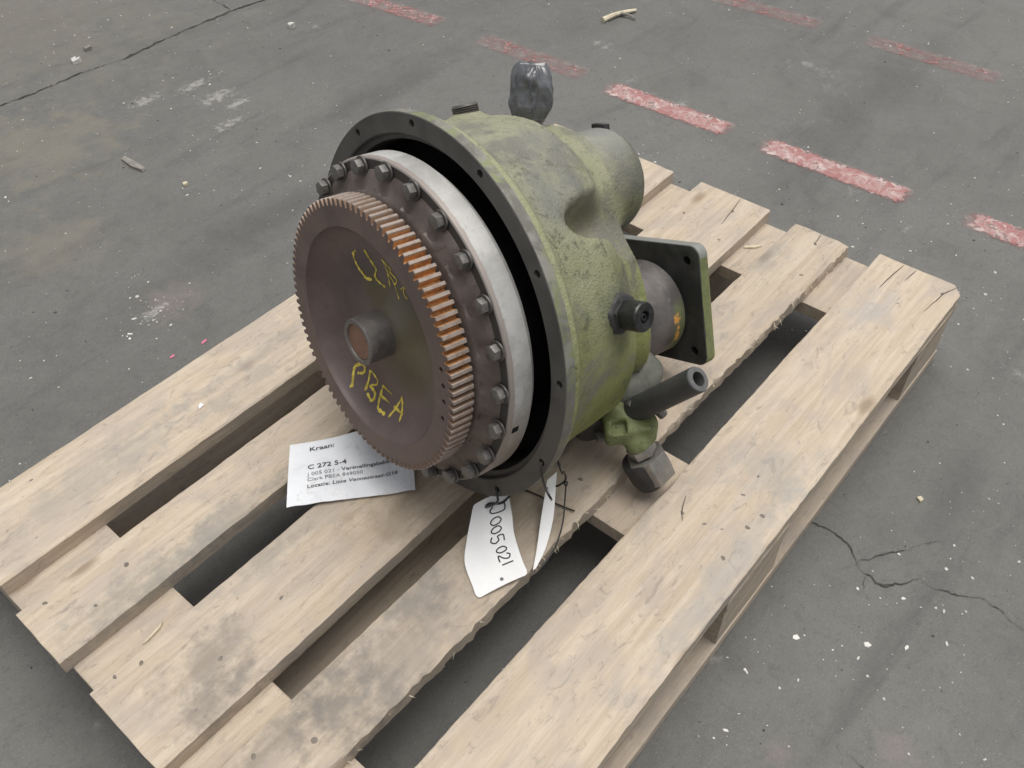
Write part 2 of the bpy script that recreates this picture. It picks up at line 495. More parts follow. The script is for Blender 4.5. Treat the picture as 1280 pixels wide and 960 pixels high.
def mat_plate():
    b = MatB('black_oiled_plate_green_edge')
    v = b.obj
    s = b.sep(v)
    n1 = b.noise(v, 20, 6, 0.65, 0.5)
    n2 = b.noise(v, 110, 5, 0.7, 0.5)
    c = b.mix(b.range(n1, 0.35, 0.65), (0.030, 0.031, 0.030), (0.058, 0.059, 0.056))
    e = b.math('ADD', s[2], b.math('MULTIPLY', b.math('SUBTRACT', n1, 0.5), 0.004))
    g = b.mix(b.range(n2, 0.45, 0.7), (0.195, 0.220, 0.095), (0.135, 0.155, 0.070))
    # the top edge lost its paint
    top = b.vmath('DOT_PRODUCT', v, (-0.392, 0.92, 0.0))
    tm = b.range(b.math('ADD', top, b.math('MULTIPLY', b.math('SUBTRACT', n1, .5), .02)), -0.022, -0.016)
    g = b.mix(tm, g, (0.26, 0.265, 0.25))
    q1 = b.math('ABSOLUTE', b.math('ADD', b.vmath('DOT_PRODUCT', v, (0.392, -0.92, 0.0)), -0.0850))
    q2 = b.math('ABSOLUTE', b.math('ADD', b.vmath('DOT_PRODUCT', v, (0.92, 0.392, 0.0)), -0.0312))
    c = b.mix(b.math('MULTIPLY', b.range(e, -0.3345, -0.3360), b.range(b.math('MAXIMUM', q1, q2), 0.070, 0.072)), c, g)
    b.bump(n2, 0.15, 0.001)
    return b.set(c, b.range(n1, 0.3, 0.7, 0.38, 0.55), 0.1, 0.5)


M = {}
M['ground'] = mat_ground()
M['dash'] = mat_dash()
M['crack'] = mat_plain('dark_crack_dirt', (0.072, 0.071, 0.067), 0.95, 0, 0.1, 0.35, 60)
M['fleck'] = mat_plain('pale_stone_chips', (0.60, 0.59, 0.56), 0.8, 0, 0.3, 0.25, 3)
M['pink'] = mat_plain('pink_chalk', (0.62, 0.22, 0.30), 0.9, 0, 0.2)
M['cast'] = mat_cast()
M['flange'] = mat_flange()
M['silver'] = mat_silver()
M['gear'] = mat_gear()
M['web'] = mat_web()
M['hub'] = mat_metal('grey_brown_hub_steel', (0.125, 0.115, 0.11), (0.19, 0.178, 0.168), (0.10, 0.08, 0.07), (0.42, 0.58), 0.3)
M['plug'] = mat_metal('rusty_red_brown_steel', (0.20, 0.105, 0.072), (0.265, 0.150, 0.105), (0.15, 0.07, 0.045), (0.5, 0.7), 0.2, 60)
M['cover'] = mat_metal('brown_stained_cover_steel', (0.115, 0.092, 0.084), (0.185, 0.153, 0.138), (0.10, 0.066, 0.050), (0.42, 0.6), 0.25, 16)
M['bolt'] = mat_metal('dull_grey_bolt_steel', (0.150, 0.145, 0.138), (0.22, 0.21, 0.20), (0.11, 0.095, 0.085), (0.40, 0.55), 0.4, 60)
M['washer'] = mat_metal('dark_washer_steel', (0.09, 0.085, 0.08), (0.15, 0.14, 0.135), None, (0.42, 0.55), 0.4, 60)
M['void'] = mat_plain('black_hollow_shade', (0.010, 0.010, 0.010), 0.7, 0, 0.2)  # near-black: the shade inside hollows and bores put into the colour
M['blackcap'] = mat_metal('black_steel_cap', (0.035, 0.036, 0.037), (0.055, 0.056, 0.057), (0.10, 0.10, 0.098), (0.30, 0.42), 0.5, 40, 0.08)
M['blackrough'] = mat_metal('black_greasy_steel', (0.028, 0.028, 0.029), (0.05, 0.05, 0.051), None, (0.45, 0.6), 0.2, 60, 0.5)
M['pipe'] = mat_metal('dark_grey_pipe', (0.048, 0.048, 0.047), (0.068, 0.068, 0.066), None, (0.55, 0.7), 0.1, 30, 0.15)
M['piperim'] = mat_metal('grey_pipe_rim', (0.12, 0.122, 0.123), (0.155, 0.157, 0.158), None, (0.5, 0.62), 0.2, 60, 0.1)
M['elbow'] = mat_metal('green_grimy_elbow', (0.125, 0.150, 0.055), (0.215, 0.240, 0.115), (0.060, 0.062, 0.042), (0.5, 0.7), 0.0, 34, 0.35, 0.4, 0.9)
M['greycast'] = mat_metal('bare_grey_casting', (0.105, 0.110, 0.092), (0.155, 0.158, 0.135), (0.07, 0.08, 0.045), (0.6, 0.75), 0.05, 50, 0.5)
M['nut'] = mat_metal('zinc_grey_hex_nut', (0.26, 0.25, 0.235), (0.37, 0.345, 0.32), (0.22, 0.19, 0.16), (0.36, 0.50), 0.5, 30, 0.1)
M['tape'] = mat_metal('glossy_dark_wrapping_tape', (0.085, 0.088, 0.096), (0.15, 0.155, 0.17), None, (0.14, 0.26), 0.0, 30, 0.15, 0.9)
M['adaptor'] = mat_adaptor()
M['plate'] = mat_plate()
M['paper'] = mat_paper()
M['tag'] = mat_plain('white_plastic_tag', (0.90, 0.90, 0.90), 0.42, 0, 0.5, 0.04, 12, 0.02)
M['ink'] = mat_plain('black_marker_ink', (0.022, 0.022, 0.026), 0.6, 0, 0.3, 0.2)
M['inkgrey'] = mat_plain('faded_grey_print', (0.20, 0.205, 0.215), 0.6, 0, 0.3, 0.35, 120)
M['print'] = mat_plain('dark_grey_print', (0.055, 0.057, 0.062), 0.6, 0, 0.3, 0.35, 120)
M['tie'] = mat_plain('black_nylon', (0.018, 0.018, 0.018), 0.35, 0, 0.5, 0.2)
M['yellow'] = mat_plain('yellow_paint_marker', (0.70, 0.56, 0.10), 0.6, 0, 0.3, 0.3, 90)
M['nail'] = mat_metal('rusty_nail_steel', (0.15, 0.13, 0.11), (0.25, 0.215, 0.18), None, (0.5, 0.7), 0.3, 120)
M['chip'] = mat_plain('pale_split_wood', (0.62, 0.56, 0.42), 0.8, 0, 0.2, 0.15)
M['oldchip'] = mat_plain('grey_weathered_wood', (0.24, 0.225, 0.205), 0.85, 0, 0.2, 0.2)
M['split'] = mat_plain('dark_wood_split', (0.10, 0.085, 0.07), 0.9, 0, 0.1)


# ------------------------------------------------------------------ object helpers
def finish(me, mats, smooth=None):
    for m in (mats if isinstance(mats, (list, tuple)) else [mats]):
        me.materials.append(m)
    if smooth is not None:
        me.shade_smooth()
        if smooth < 179:
            me.set_sharp_from_angle(angle=rad(smooth))
    return me


def obj(name, me, parent=None, mw=None):
    o = bpy.data.objects.new(name, me)
    COL.objects.link(o)
    if parent:
        o.parent = parent
    if mw is not None:
        o.matrix_local = mw
    return o


def mesh_py(name, vs, fs, mats, smooth=None, fix=True):
    me = bpy.data.meshes.new(name)
    me.from_pydata([tuple(map(float, v)) for v in vs], [], [tuple(map(int, f)) for f in fs])
    if fix:
        bm = bmesh.new()
        bm.from_mesh(me)
        bmesh.ops.recalc_face_normals(bm, faces=bm.faces)
        bm.to_mesh(me)
        bm.free()
    me.update()
    return finish(me, mats, smooth)


def tag(o, label, cat, group=None, kind=None):
    if label:
        o['label'] = label
    if cat:
        o['category'] = cat
    if group:
        o['group'] = group
    if kind:
        o['kind'] = kind
    return o


def empty(name, loc):
    o = bpy.data.objects.new(name, None)
    o.empty_display_size = 0.05
    o.location = loc
    COL.objects.link(o)
    return o


def lathe(name, prof, mats, n=128, smooth=35, closed=False, rmod=None, zmod=None, origin=(0, 0)):
    """profile (r, z) revolved about z"""
    vs, fs = [], []
    m = len(prof)
    for i in range(n):
        t = 2 * math.pi * i / n
        for r, z in prof:
            rr = r + (rmod(r, z, t) if rmod else 0)
            zz = z + (zmod(r, z, t) if zmod else 0)
            vs.append((origin[0] + rr * math.cos(t), origin[1] + rr * math.sin(t), zz))
    for i in range(n):
        j = (i + 1) % n
        for k in range(m if closed else m - 1):
            l = (k + 1) % m
            fs.append((i * m + k, j * m + k, j * m + l, i * m + l))
    if not closed:
        if prof[0][0] > 1e-6:
            fs.append([i * m for i in range(n)][::-1])
        if prof[-1][0] > 1e-6:
            fs.append([i * m + m - 1 for i in range(n)])
    return mesh_py(name, vs, fs, mats, smooth)


def frame(p, d):
    """matrix with z along d at p"""
    q = Vector(d).normalized().to_track_quat('Z', 'Y')
    return Matrix.Translation(Vector(p)) @ q.to_matrix().to_4x4()


def tube(name, pts, r, mats, n=8, rs=None, flat=1.0, cap=True, sub=4):
    pts = [Vector(p) for p in pts]
    P, Rr = [], []
    m = len(pts)
    for i in range(m - 1):          # Catmull-Rom
        p0, p1, p2, p3 = pts[max(i - 1, 0)], pts[i], pts[i + 1], pts[min(i + 2, m - 1)]
        for s in range(sub):
            t = s / sub
            P.append(0.5 * ((2 * p1) + (p2 - p0) * t + (2 * p0 - 5 * p1 + 4 * p2 - p3) * t * t + (3 * p1 - p0 - 3 * p2 + p3) * t ** 3))
            Rr.append(r if rs is None else rs[i] * (1 - t) + rs[i + 1] * t)
    P.append(pts[-1])
    Rr.append(r if rs is None else rs[-1])
    vs, fs = [], []
    up = Vector((0.1, 0.2, 1)).normalized()
    for i, p in enumerate(P):
        d = (P[min(i + 1, len(P) - 1)] - P[max(i - 1, 0)]).normalized()
        x = d.cross(up)
        if x.length < 1e-4:
            x = d.cross(Vector((1, 0, 0)))
        x.normalize()
        y = x.cross(d)
        for k in range(n):
            t = 2 * math.pi * k / n
            vs.append(p + x * math.cos(t) * Rr[i] + y * math.sin(t) * Rr[i] * flat)
    for i in range(len(P) - 1):
        for k in range(n):
            l = (k + 1) % n
            fs.append((i * n + k, i * n + l, (i + 1) * n + l, (i + 1) * n + k))
    if cap:
        fs.append(list(range(n))[::-1])
        fs.append([(len(P) - 1) * n + k for k in range(n)])
    return mesh_py(name, vs, fs, mats, 50)


def prism(name, poly, z0, z1, mats, smooth=30, bevel=0.0, segs=2):
    bm = bmesh.new()
    b = [bm.verts.new((x, y, z0)) for x, y in poly]
    t = [bm.verts.new((x, y, z1)) for x, y in poly]
    bm.faces.new(b[::-1])
    bm.faces.new(t)
    k = len(poly)
    for i in range(k):
        bm.faces.new((b[i], b[(i + 1) % k], t[(i + 1) % k], t[i]))
    bmesh.ops.recalc_face_normals(bm, faces=bm.faces)
    if bevel:
        bmesh.ops.bevel(bm, geom=list(bm.edges), offset=bevel, segments=segs, profile=0.6, affect='EDGES', clamp_overlap=True)
    me = bpy.data.meshes.new(name)
    bm.to_mesh(me)
    bm.free()
    return finish(me, mats, smooth)


def boolean(me, cutter, op='DIFFERENCE'):
    """me minus cutter, as a fresh mesh"""
    a = bpy.data.objects.new('bool_base', me)
    c = bpy.data.objects.new('bool_cut', cutter)
    COL.objects.link(a)
    COL.objects.link(c)
    md = a.modifiers.new('b', 'BOOLEAN')
    md.object = c
    md.operation = op
    md.solver = 'EXACT'
    dg = bpy.context.evaluated_depsgraph_get()
    res = bpy.data.meshes.new_from_object(a.evaluated_get(dg))
    bpy.data.objects.remove(a)
    bpy.data.objects.remove(c)
    return res


def cylinders(items, n=20, mat=None):
    """one cutter mesh made of cylinders (x, y, r, z0, z1)"""
    vs, fs = [], []
    for (x, y, r, z0, z1) in items:
        o = len(vs)
        for i in range(n):
            t = 2 * math.pi * i / n
            vs.append((x + r * math.cos(t), y + r * math.sin(t), z0))
        for i in range(n):
            t = 2 * math.pi * i / n
            vs.append((x + r * math.cos(t), y + r * math.sin(t), z1))
        fs.append([o + i for i in range(n)][::-1])
        fs.append([o + n + i for i in range(n)])
        for i in range(n):
            j = (i + 1) % n
            fs.append((o + i, o + j, o + n + j, o + n + i))
    return mesh_py('cutter', vs, fs, mat or M['void'], None)


rng = random.Random(7)

# ================================================================== SETTING
G = 120.0
ground_me = mesh_py('ground', [(-G, -G, 0), (G, -G, 0), (G, G, 0), (-G, G, 0)], [(0, 1, 2, 3)], M['ground'], None, False)
ground = tag(obj('ground', ground_me), None, None, None, 'structure')


def dash(x0, y0, x1, y1, keep, w=0.074):
    c = ((x0 + x1) / 2, (y0 + y1) / 2)
    L = math.hypot(x1 - x0, y1 - y0) / 2 + 0.018
    a = math.atan2(y1 - y0, x1 - x0) - math.pi / 2
    vs, n = [], 26
    for i in range(n):
        t = i / (n - 1) * 2 - 1
        tw = w / 2 * (0.92 + 0.16 * rng.random()) + 0.008
        vs += [(-tw, t * L, 0), (tw * (0.95 + .1 * rng.random()), t * L, 0)]
    fs = [(2 * i, 2 * i + 1, 2 * i + 3, 2 * i + 2) for i in range(n - 1)]
    me = mesh_py('painted_dash', vs, fs, M['dash'], None)
    o = obj('painted_dash', me, ground)
    o.location = (c[0], c[1], 0.0012)
    o.rotation_euler = (0, 0, a)
    o.scale = (1, 1, 1)
    o['keep'] = keep
    return o


for d in ((1.575, 1.02, 1.605, .668, .28), (1.602, .545, 1.610, .218, .20), (1.599, .152, 1.607, -.181, .46), (1.605, -.246, 1.609, -.59, .50),
          (1.613, -.683, 1.613, -1.02, .42), (1.613, -1.09, 1.613, -1.43, .4), (1.58, 1.45, 1.58, 1.12, .3),
          (2.175, .243, 2.190, -.099, .20), (2.190, -.235, 2.190, -.527, .20), (2.19, -.63, 2.19, -.96, .15), (2.175, .67, 2.175, .33, .15), (2.19, -1.05, 2.19, -1.38, .15)):
    dash(*d[:4], d[4])


def crack(pts, w, seed):
    r = random.Random(seed)
    P = [Vector((x, y, 0)) for x, y in pts]
    Q = []
    for i in range(len(P) - 1):
        n = max(3, int((P[i + 1] - P[i]).length / 0.0035))
        for k in range(n):
            Q.append(P[i].lerp(P[i + 1], k / n))
    Q.append(P[-1])
    vs = []
    for i, q in enumerate(Q):
        d = (Q[min(i + 1, len(Q) - 1)] - Q[max(i - 1, 0)]).normalized()
        s = Vector((-d.y, d.x, 0))
        jit = mnoise.noise(Vector((q.x * 60, q.y * 60, seed))) * 0.005 + mnoise.noise(Vector((q.x * 210, q.y * 210, seed))) * 0.0028
        end = min(1, (i + 0.3) / 12, (len(Q) - 1 - i + 0.3) / 12)
        ww = w * max(.10, 0.22 + 0.5 * r.random() + 1.5 * mnoise.noise(Vector((q.x * 22, q.y * 22, seed + 5)))) * end * .75
        vs += [q + s * (jit + ww), q + s * (jit - ww * (0.6 + 0.6 * r.random()))]
    fs = [(2 * i, 2 * i + 1, 2 * i + 3, 2 * i + 2) for i in range(len(Q) - 1)]
    o = obj('crack', mesh_py('crack', vs, fs, M['crack'], None), ground)
    o.location = (0, 0, 0.0016)
    return o


crack([(-.3, 1.22), (.2, 1.20), (.619, 1.195), (.657, 1.193), (.734, 1.186), (.861, 1.187), (.982, 1.167), (1.084, 1.177), (1.197, 1.18), (1.31, 1.176), (1.409, 1.163), (1.6, 1.15), (2.0, 1.17)], 0.0055, 1)
crack([(1.35, 1.5), (1.326, 1.32), (1.321, 1.259), (1.314, 1.18)], 0.003, 2)
crack([(.794, -.78), (.786, -.795), (.787, -.814), (.787, -.841), (.775, -.863), (.763, -.871), (.754, -.893), (.751, -.914), (.77, -.931), (.79, -.95), (.795, -.98), (.801, -1.0), (.812, -1.024), (.813, -1.046), (.807, -1.062), (.799, -1.085), (.78, -1.2)], 0.0020, 3)
crack([(.735, -.862), (.764, -.875), (.799, -.897), (.838, -.923), (.875, -.953)], 0.0017, 4)
crack([(.754, -.893), (.738, -.895), (.722, -.900)], 0.0016, 5)
crack([(.521, -.976), (.517, -.995), (.50, -1.03)], 0.0022, 6)

# pale chips ground into the floor: nobody could count them
vs, fs = [], []


def fleck(x, y, r):
    k = rng.choice((4, 5, 5, 6))
    a0 = rng.random() * 6.28
    o = len(vs)
    el = 0.45 + 0.55 * rng.random()
    rot = rng.random() * 3.14
    h = 0.0006 + r * 0.25 * rng.random()
    for ring, zz, sc in ((0, 0.0003, 1.0), (1, h, 0.75)):
        for i in range(k):
            t = a0 + 6.283 * i / k
            rr = r * sc * (0.7 + 0.6 * ((i * 37 + int(x * 9999)) % 10) / 10)
            px, py = rr * math.cos(t), rr * el * math.sin(t)
            vs.append((x + px * math.cos(rot) - py * math.sin(rot), y + px * math.sin(rot) + py * math.cos(rot), zz))
    fs.append([o + k + i for i in range(k)])
    for i in range(k):
        j = (i + 1) % k
        fs.append((o + i, o + j, o + k + j, o + k + i))


for _ in range(8000):
    x = rng.uniform(-0.6, 3.2)
    y = rng.uniform(-1.5, 1.9)
    if mnoise.noise(Vector((x * 2.3, y * 2.3, 0.3))) + 0.55 * mnoise.noise(Vector((x * 9, y * 9, 4))) < rng.uniform(-0.5, 0.55):
        continue
    if -0.02 < x < 1.22 and -0.82 < y < 0.02 and rng.random() < 0.85:
        continue
    fleck(x, y, min(0.0036, 0.0007 + rng.expovariate(1 / 0.00060)))
for cx, cy, s, k in ((.46, .30, .03, 50), (1.35, -.62, .16, 90), (1.0, .93, .05, 20), (.85, -.95, .08, 30), (.62, -.93, .1, 30)):
    for _ in range(k):
        fleck(rng.gauss(cx, s), rng.gauss(cy, s), min(0.0045, 0.0009 + rng.expovariate(1 / 0.0011)))
tag(obj('stone_chips', mesh_py('stone_chips', vs, fs, M['fleck'], None)), 'tiny pale chips and specks scattered over the grey floor', 'stone chips', None, 'stuff')

# dark grit
vs, fs = [], []
for _ in range(1500):
    x, y = rng.uniform(-0.4, 3.0), rng.uniform(-1.4, 1.8)
    fleck(x, y, min(0.004, 0.0008 + rng.expovariate(1 / 0.0006)))
tag(obj('dark_grit', mesh_py('dark_grit', vs, fs, M['crack'], None)), 'fine dark grit strewn over the grey floor', 'grit', None, 'stuff')


# ================================================================== PALLET
pallet = tag(empty('pallet', (0.6, -0.4, 0)), 'weathered wooden pallet of five deck boards under the green gearbox housing', 'pallet')
P0 = Vector((0.6, -0.4, 0))


def board(name, xs, yl, yr, z0, z1, mat, seed, n=44, rough=0.0012, roughR=0.0, along='x', chamf=None, cut=0.0022, jag=0.0015):
    """board whose two long edges follow yl(x) and yr(x); cross-section rings along its length"""
    x0, x1 = xs
    cx, cy, cz = (x0 + x1) / 2, (yl((x0 + x1) / 2) + yr((x0 + x1) / 2)) / 2, (z0 + z1) / 2
    r = random.Random(seed)
    us = [0.0, 0.0, 0.035, 0.2, 0.4, 0.6, 0.8, 0.965, 1.0, 1.0]
    vs, fs = [], []
    for i in range(n):
        s = i / (n - 1)
        s = 0.5 - 0.5 * math.cos(math.pi * s) if 0 else s
        x = x0 + (x1 - x0) * s
        a, b = yl(x), yr(x)
        w = b - a
        if chamf and x > x1 - chamf:
            b -= (w / abs(w)) * (x - (x1 - chamf)) * 0.85
            w = b - a
        ring = []
        for k, u in enumerate(us):
            y = a + w * u
            top = 0 < k < len(us) - 1
            z = z1 if top else z0
            if k in (0, len(us) - 1):
                pass
            if k in (1, len(us) - 2):
                z = z1 - cut * (0.6 + 0.9 * abs(mnoise.noise(Vector((x * 14, seed, k)))))
            if k in (2, len(us) - 3):
                y = a + math.copysign(cut * 1.1, w) if k == 2 else b - math.copysign(cut * 1.1, w)
            if k in (0, 1, 2) or k >= len(us) - 3:
                q = rough + (roughR if k >= len(us) - 3 else 0)
                y += q * (mnoise.noise(Vector((x * 6, seed * 3.1, 1 if k < 3 else 2))) * (0.8 if q < .002 else .35)
                          + mnoise.noise(Vector((x * 130, seed * 3.1, 5 + (k > 3)))) * 0.55 + (0.5 * (r.random() - .5) if q > 0.002 else 0))
                if q > 0.002 and k >= len(us) - 3 and top:
                    z -= 0.5 * q * r.random()
            elif top:
                z += 0.0006 * mnoise.noise(Vector((x * 5, y * 25, seed)))
            ox = 0.0
            if i in (0, n - 1):
                ox = jag * (mnoise.noise(Vector((y * 90, seed, i))) * 1.3 + 0.5 * (r.random() - 0.5))
            p = (x + ox, y, z)
            if along == 'y':
                p = (y, x + ox, z)
            ring.append(p)
        vs += ring
    m = len(us)
    for i in range(n - 1):
        for k in range(m):
            l = (k + 1) % m
            fs.append((i * m + k, i * m + l, (i + 1) * m + l, (i + 1) * m + k))
    fs.append(list(range(m)))
    fs.append([(n - 1) * m + k for k in range(m)][::-1])
    c = Vector((cx, cy, cz)) if along == 'x' else Vector((cy, cx, cz))
    me = mesh_py(name, [Vector(p) - c for p in vs], fs, mat, 40)
    o = obj(name, me, pallet)
    o.location = c - P0
    return o


EY = [-.0084, -.1439, -.1934, -.2810, -.3358, -.4671, -.5127, -.6035, -.6580, -.7961]
ES = [-.0017, -.0010, -.0031, .0071, .0087, -.0022, -.0097, -.0189, -.0022, -.0013]
XN = [0.0, -.008, -.007, 0.0, 0.0]
XF = [1.2, 1.2022, 1.2057, 1.1986, 1.2084]
GREY = (.24, .215, .19)
DK = (.19, .175, .16)
TAN = (.42, .33, .22)
STAINS = {
    0: [((-.42, -.005, 0), (.16, .035, .05), (.33, .31, .28), .6), ((-.14, .005, 0), (.22, .012, .05), (.30, .28, .26), .55), ((-.24, -.03, 0), (.08, .025, .05), (.27, .26, .24), .5)],
    1: [((-.49, -.035, 0), (.10, .03, .05), (.22, .225, .21), .65), ((-.36, -.035, 0), (.12, .02, .05), (.26, .25, .23), .6), ((-.25, -.04, 0), (.05, .015, .05), DK, .5)],
    2: [((-.50, -.01, 0), (.055, .04, .05), GREY, .8), ((-.53, -.045, 0), (.05, .02, .05), DK, .7), ((-.24, -.035, 0), (.035, .03, .05), (.24, .21, .18), .75),
        ((-.25, -.02, 0), (.07, .05, .05), TAN, .55), ((-.38, .05, 0), (.07, .015, .05), (.25, .24, .22), .6), ((-.1, .0, 0), (.14, .04, .05), (.34, .27, .2), .5)],
    3: [((-.44, .01, 0), (.05, .06, .05), (.17, .16, .15), .85), ((-.36, -.005, 0), (.10, .05, .05), GREY, .5), ((-.3, .03, 0), (.06, .03, .05), (.2, .19, .175), .65),
        ((.50, .03, 0), (.05, .02, .05), (.26, .255, .25), .6), ((-.5, .03, 0), (.05, .02, .05), DK, .7)],
    4: [((.10, -.02, 0), (.05, .05, .05), (.35, .33, .31), .6), ((-.05, -.05, 0), (.2, .02, .05), (.36, .35, .34), .6), ((.47, .02, 0), (.06, .03, .05), (.40, .39, .39), .6)],
}
boards = []
for i in range(5):
    yl = lambda x, i=i: EY[2 * i] + ES[2 * i] * (x / 1.2 - .5)
    yr = lambda x, i=i: EY[2 * i + 1] + ES[2 * i + 1] * (x / 1.2 - .5)
    mt = mat_wood('weathered_deck_wood_%d' % i, (1.0, 0.98, 0.97, 0.90, 1.0)[i], STAINS[i], 0, 1.7 * i, (0, 0, 0, .1, .05)[i])
    boards.append(board('deck_board', (XN[i], XF[i]), yl, yr, .122, .144, mt, 11 + i, 150,
                        rough=(.0010, .0012, .0012, .0012, .0014)[i], roughR=(0, .0004, 0, .0032, 0)[i], chamf=.017 if i == 4 else None))
wood2 = mat_wood('weathered_under_wood', 0.93, (), 0, 30.0, .1)
for (a, b) in ((0.0, .1305), (.5275, .6718), (1.054, 1.1985)):
    board('cross_board', (-.797, -.004), lambda y, a=a: a, lambda y, b=b: b, .1001, .1218, wood2, int(a * 100) + 3, 24, along='y', cut=.0012)
for (a, b) in ((-.100, -.004), (-.449, -.351), (-.7965, -.698)):
    board('bottom_board', (0.004, 1.199), lambda x, a=a: a, lambda x, b=b: b, .0015, .0218, wood2, int(-a * 100) + 40, 40, rough=.002, cut=.0015)
for bx in ((.002, .128), (.529, .671), (1.056, 1.198)):
    for (a, b) in ((-.099, -.006), (-.448, -.352), (-.7945, -.700)):
        board('block', bx, lambda x, a=a: a, lambda x, b=b: b, .0222, .0998, wood2, int(bx[0] * 90 - a * 10), 8, rough=.001, cut=.0015)

# nail heads sunk in the boards
nail_me = lathe('nail', [(0, -.004), (.0042, -.004), (.0042, -.0004), (.0034, .0003), (0, .0004)], M['nail'], 10, 40)
NAILS = {0: [(.104, -.031), (.046, -.081), (.063, -.118)],
         1: [(.02, -.206), (.055, -.253), (.109, -.232), (.22, -.262)],
         2: [(.023, -.345), (.048, -.352), (.108, -.416), (.055, -.445), (.198, -.409), (1.163, -.419), (1.08, -.443), (1.11, -.36)],
         3: [(.062, -.526), (.113, -.561), (1.168, -.568), (1.085, -.588), (.547, -.567), (.62, -.54)],
         4: [(1.133, -.69), (1.111, -.733), (1.09, -.769), (1.176, -.776), (.584, -.693), (.587, -.724), (.597, -.741), (.654, -.737), (.618, -.765), (.642, -.77), (.56, -.764), (.693, -.734), (.09, -.70), (.06, -.75)]}
for i, l in NAILS.items():
    for (x, y) in l:
        o = obj('nail', nail_me, boards[i])
        o.location = Vector((x, y, .1436)) - P0 - boards[i].location
        o.rotation_euler = (rng.uniform(-.12, .12), rng.uniform(-.12, .12), rng.random() * 6)


def split(bi, pts, w):
    """thin dark split along the grain of a deck board"""
    P = [Vector((x, y, 0)) for x, y in pts]
    n = 14
    vs = []
    for i in range(n):
        t = i / (n - 1) * (len(P) - 1)
        k = min(int(t), len(P) - 2)
        q = P[k].lerp(P[k + 1], t - k)
        q.y += 0.0012 * mnoise.noise(Vector((q.x * 70, q.y * 20, bi)))
        ww = w * math.sin(math.pi * min(1, (i + .4) / n)) ** .6
        vs += [q + Vector((0, ww, 0)), q - Vector((0, ww, 0))]
    fs = [(2 * i, 2 * i + 1, 2 * i + 3, 2 * i + 2) for i in range(n - 1)]
    o = obj('split', mesh_py('split', vs, fs, M['split'], None), boards[bi])
    o.location = Vector((0, 0, .1449)) - P0 - boards[bi].location
    return o


split(4, [(1.207, -.788), (1.176, -.776), (1.12, -.770)], .0007)
split(4, [(1.206, -.702), (1.165, -.697), (1.13, -.695)], .0008)
split(4, [(1.206, -.722), (1.17, -.718)], .0006)
split(2, [(1.203, -.412), (1.163, -.419), (1.12, -.424)], .0007)
split(3, [(1.197, -.565), (1.168, -.568)], .0006)
split(4, [(.61, -.682), (.584, -.693), (.575, -.700)], .0008)

# splintered fibres along the sawn edge of the fourth board
vs, fs = [], []
for _ in range(60):
    x = rng.choice((rng.uniform(.05, .55), rng.uniform(.4, .56), rng.uniform(.68, 1.15)))
    y = EY[7] + ES[7] * (x / 1.2 - .5) + 0.001
    z = rng.uniform(.126, .1435)
    L = rng.uniform(.004, .013)
    dx, dy, dz = rng.uniform(-1, 1), rng.uniform(-1.0, -.25), rng.uniform(-.8, .4)
    o = len(vs)
    vs += [(x, y, z), (x + .0016, y, z), (x + dx * L, y + dy * L, z + dz * L), (x + .0008, y + .0003, z - .0014)]
    fs += [(o, o + 1, o + 2), (o + 1, o + 3, o + 2), (o + 3, o, o + 2)]
o = obj('splinters', mesh_py('splinters', [Vector(v) - P0 - boards[3].location for v in vs], fs, M['chip'], None), boards[3])
o['kind'] = 'stuff'

# ================================================================== GEARBOX
A = Vector((.4831, -.3912, .3659))
MR = Matrix(((-.1700, .1588, -.9726), (-.9854, -.0274, .1678), (0.0, .9869, .1611)))
gear_root = tag(empty('gearbox', (A.x, A.y, .144)), 'green gearbox housing with toothed brown wheel, lying on the wooden pallet', 'gearbox')
F = Matrix.Translation((0, 0, A.z - .144)) @ MR.to_4x4()       # part frame: z runs forward along the shaft, y up
FI = (Matrix.Translation(A) @ MR.to_4x4()).inverted()


def part(name, me, mloc=None, parent=None):
    if parent is None:
        return obj(name, me, gear_root, F @ mloc if mloc is not None else F)
    return obj(name, me, parent, mloc)


# ---- cast housing, from a signed distance field
def smin(a, b, k):
    h = np.clip(.5 + .5 * (b - a) / k, 0, 1)
    return b * (1 - h) + a * h - k * h * (1 - h)


def smax(a, b, k):
    return -smin(-a, -b, k)


def sd_caps(X, Y, Z, a, b, r):
    a, b = np.array(a, float), np.array(b, float)
    d = b - a
    t = np.clip(((X - a[0]) * d[0] + (Y - a[1]) * d[1] + (Z - a[2]) * d[2]) / (d @ d), 0, 1)
    return np.sqrt((X - a[0] - t * d[0]) ** 2 + (Y - a[1] - t * d[1]) ** 2 + (Z - a[2] - t * d[2]) ** 2) - r


def sd_cyl(X, Y, Z, c, r, z0, z1, k=.012):
    """cylinder about z with rounded ends"""
    q = np.sqrt((X - c[0]) ** 2 + (Y - c[1]) ** 2) - r
    h = np.maximum(z0 - Z, Z - z1)
    return smax(q, h, k)


def sd_ell(X, Y, Z, c, r, rot=0.0):
    ca, sa = math.cos(rot), math.sin(rot)
    x, y = X - c[0], Y - c[1]
    x, y = ca * x + sa * y, -sa * x + ca * y
    z = Z - c[2]
    k0 = np.sqrt((x / r[0]) ** 2 + (y / r[1]) ** 2 + (z / r[2]) ** 2)
    return (k0 - 1) * min(r)


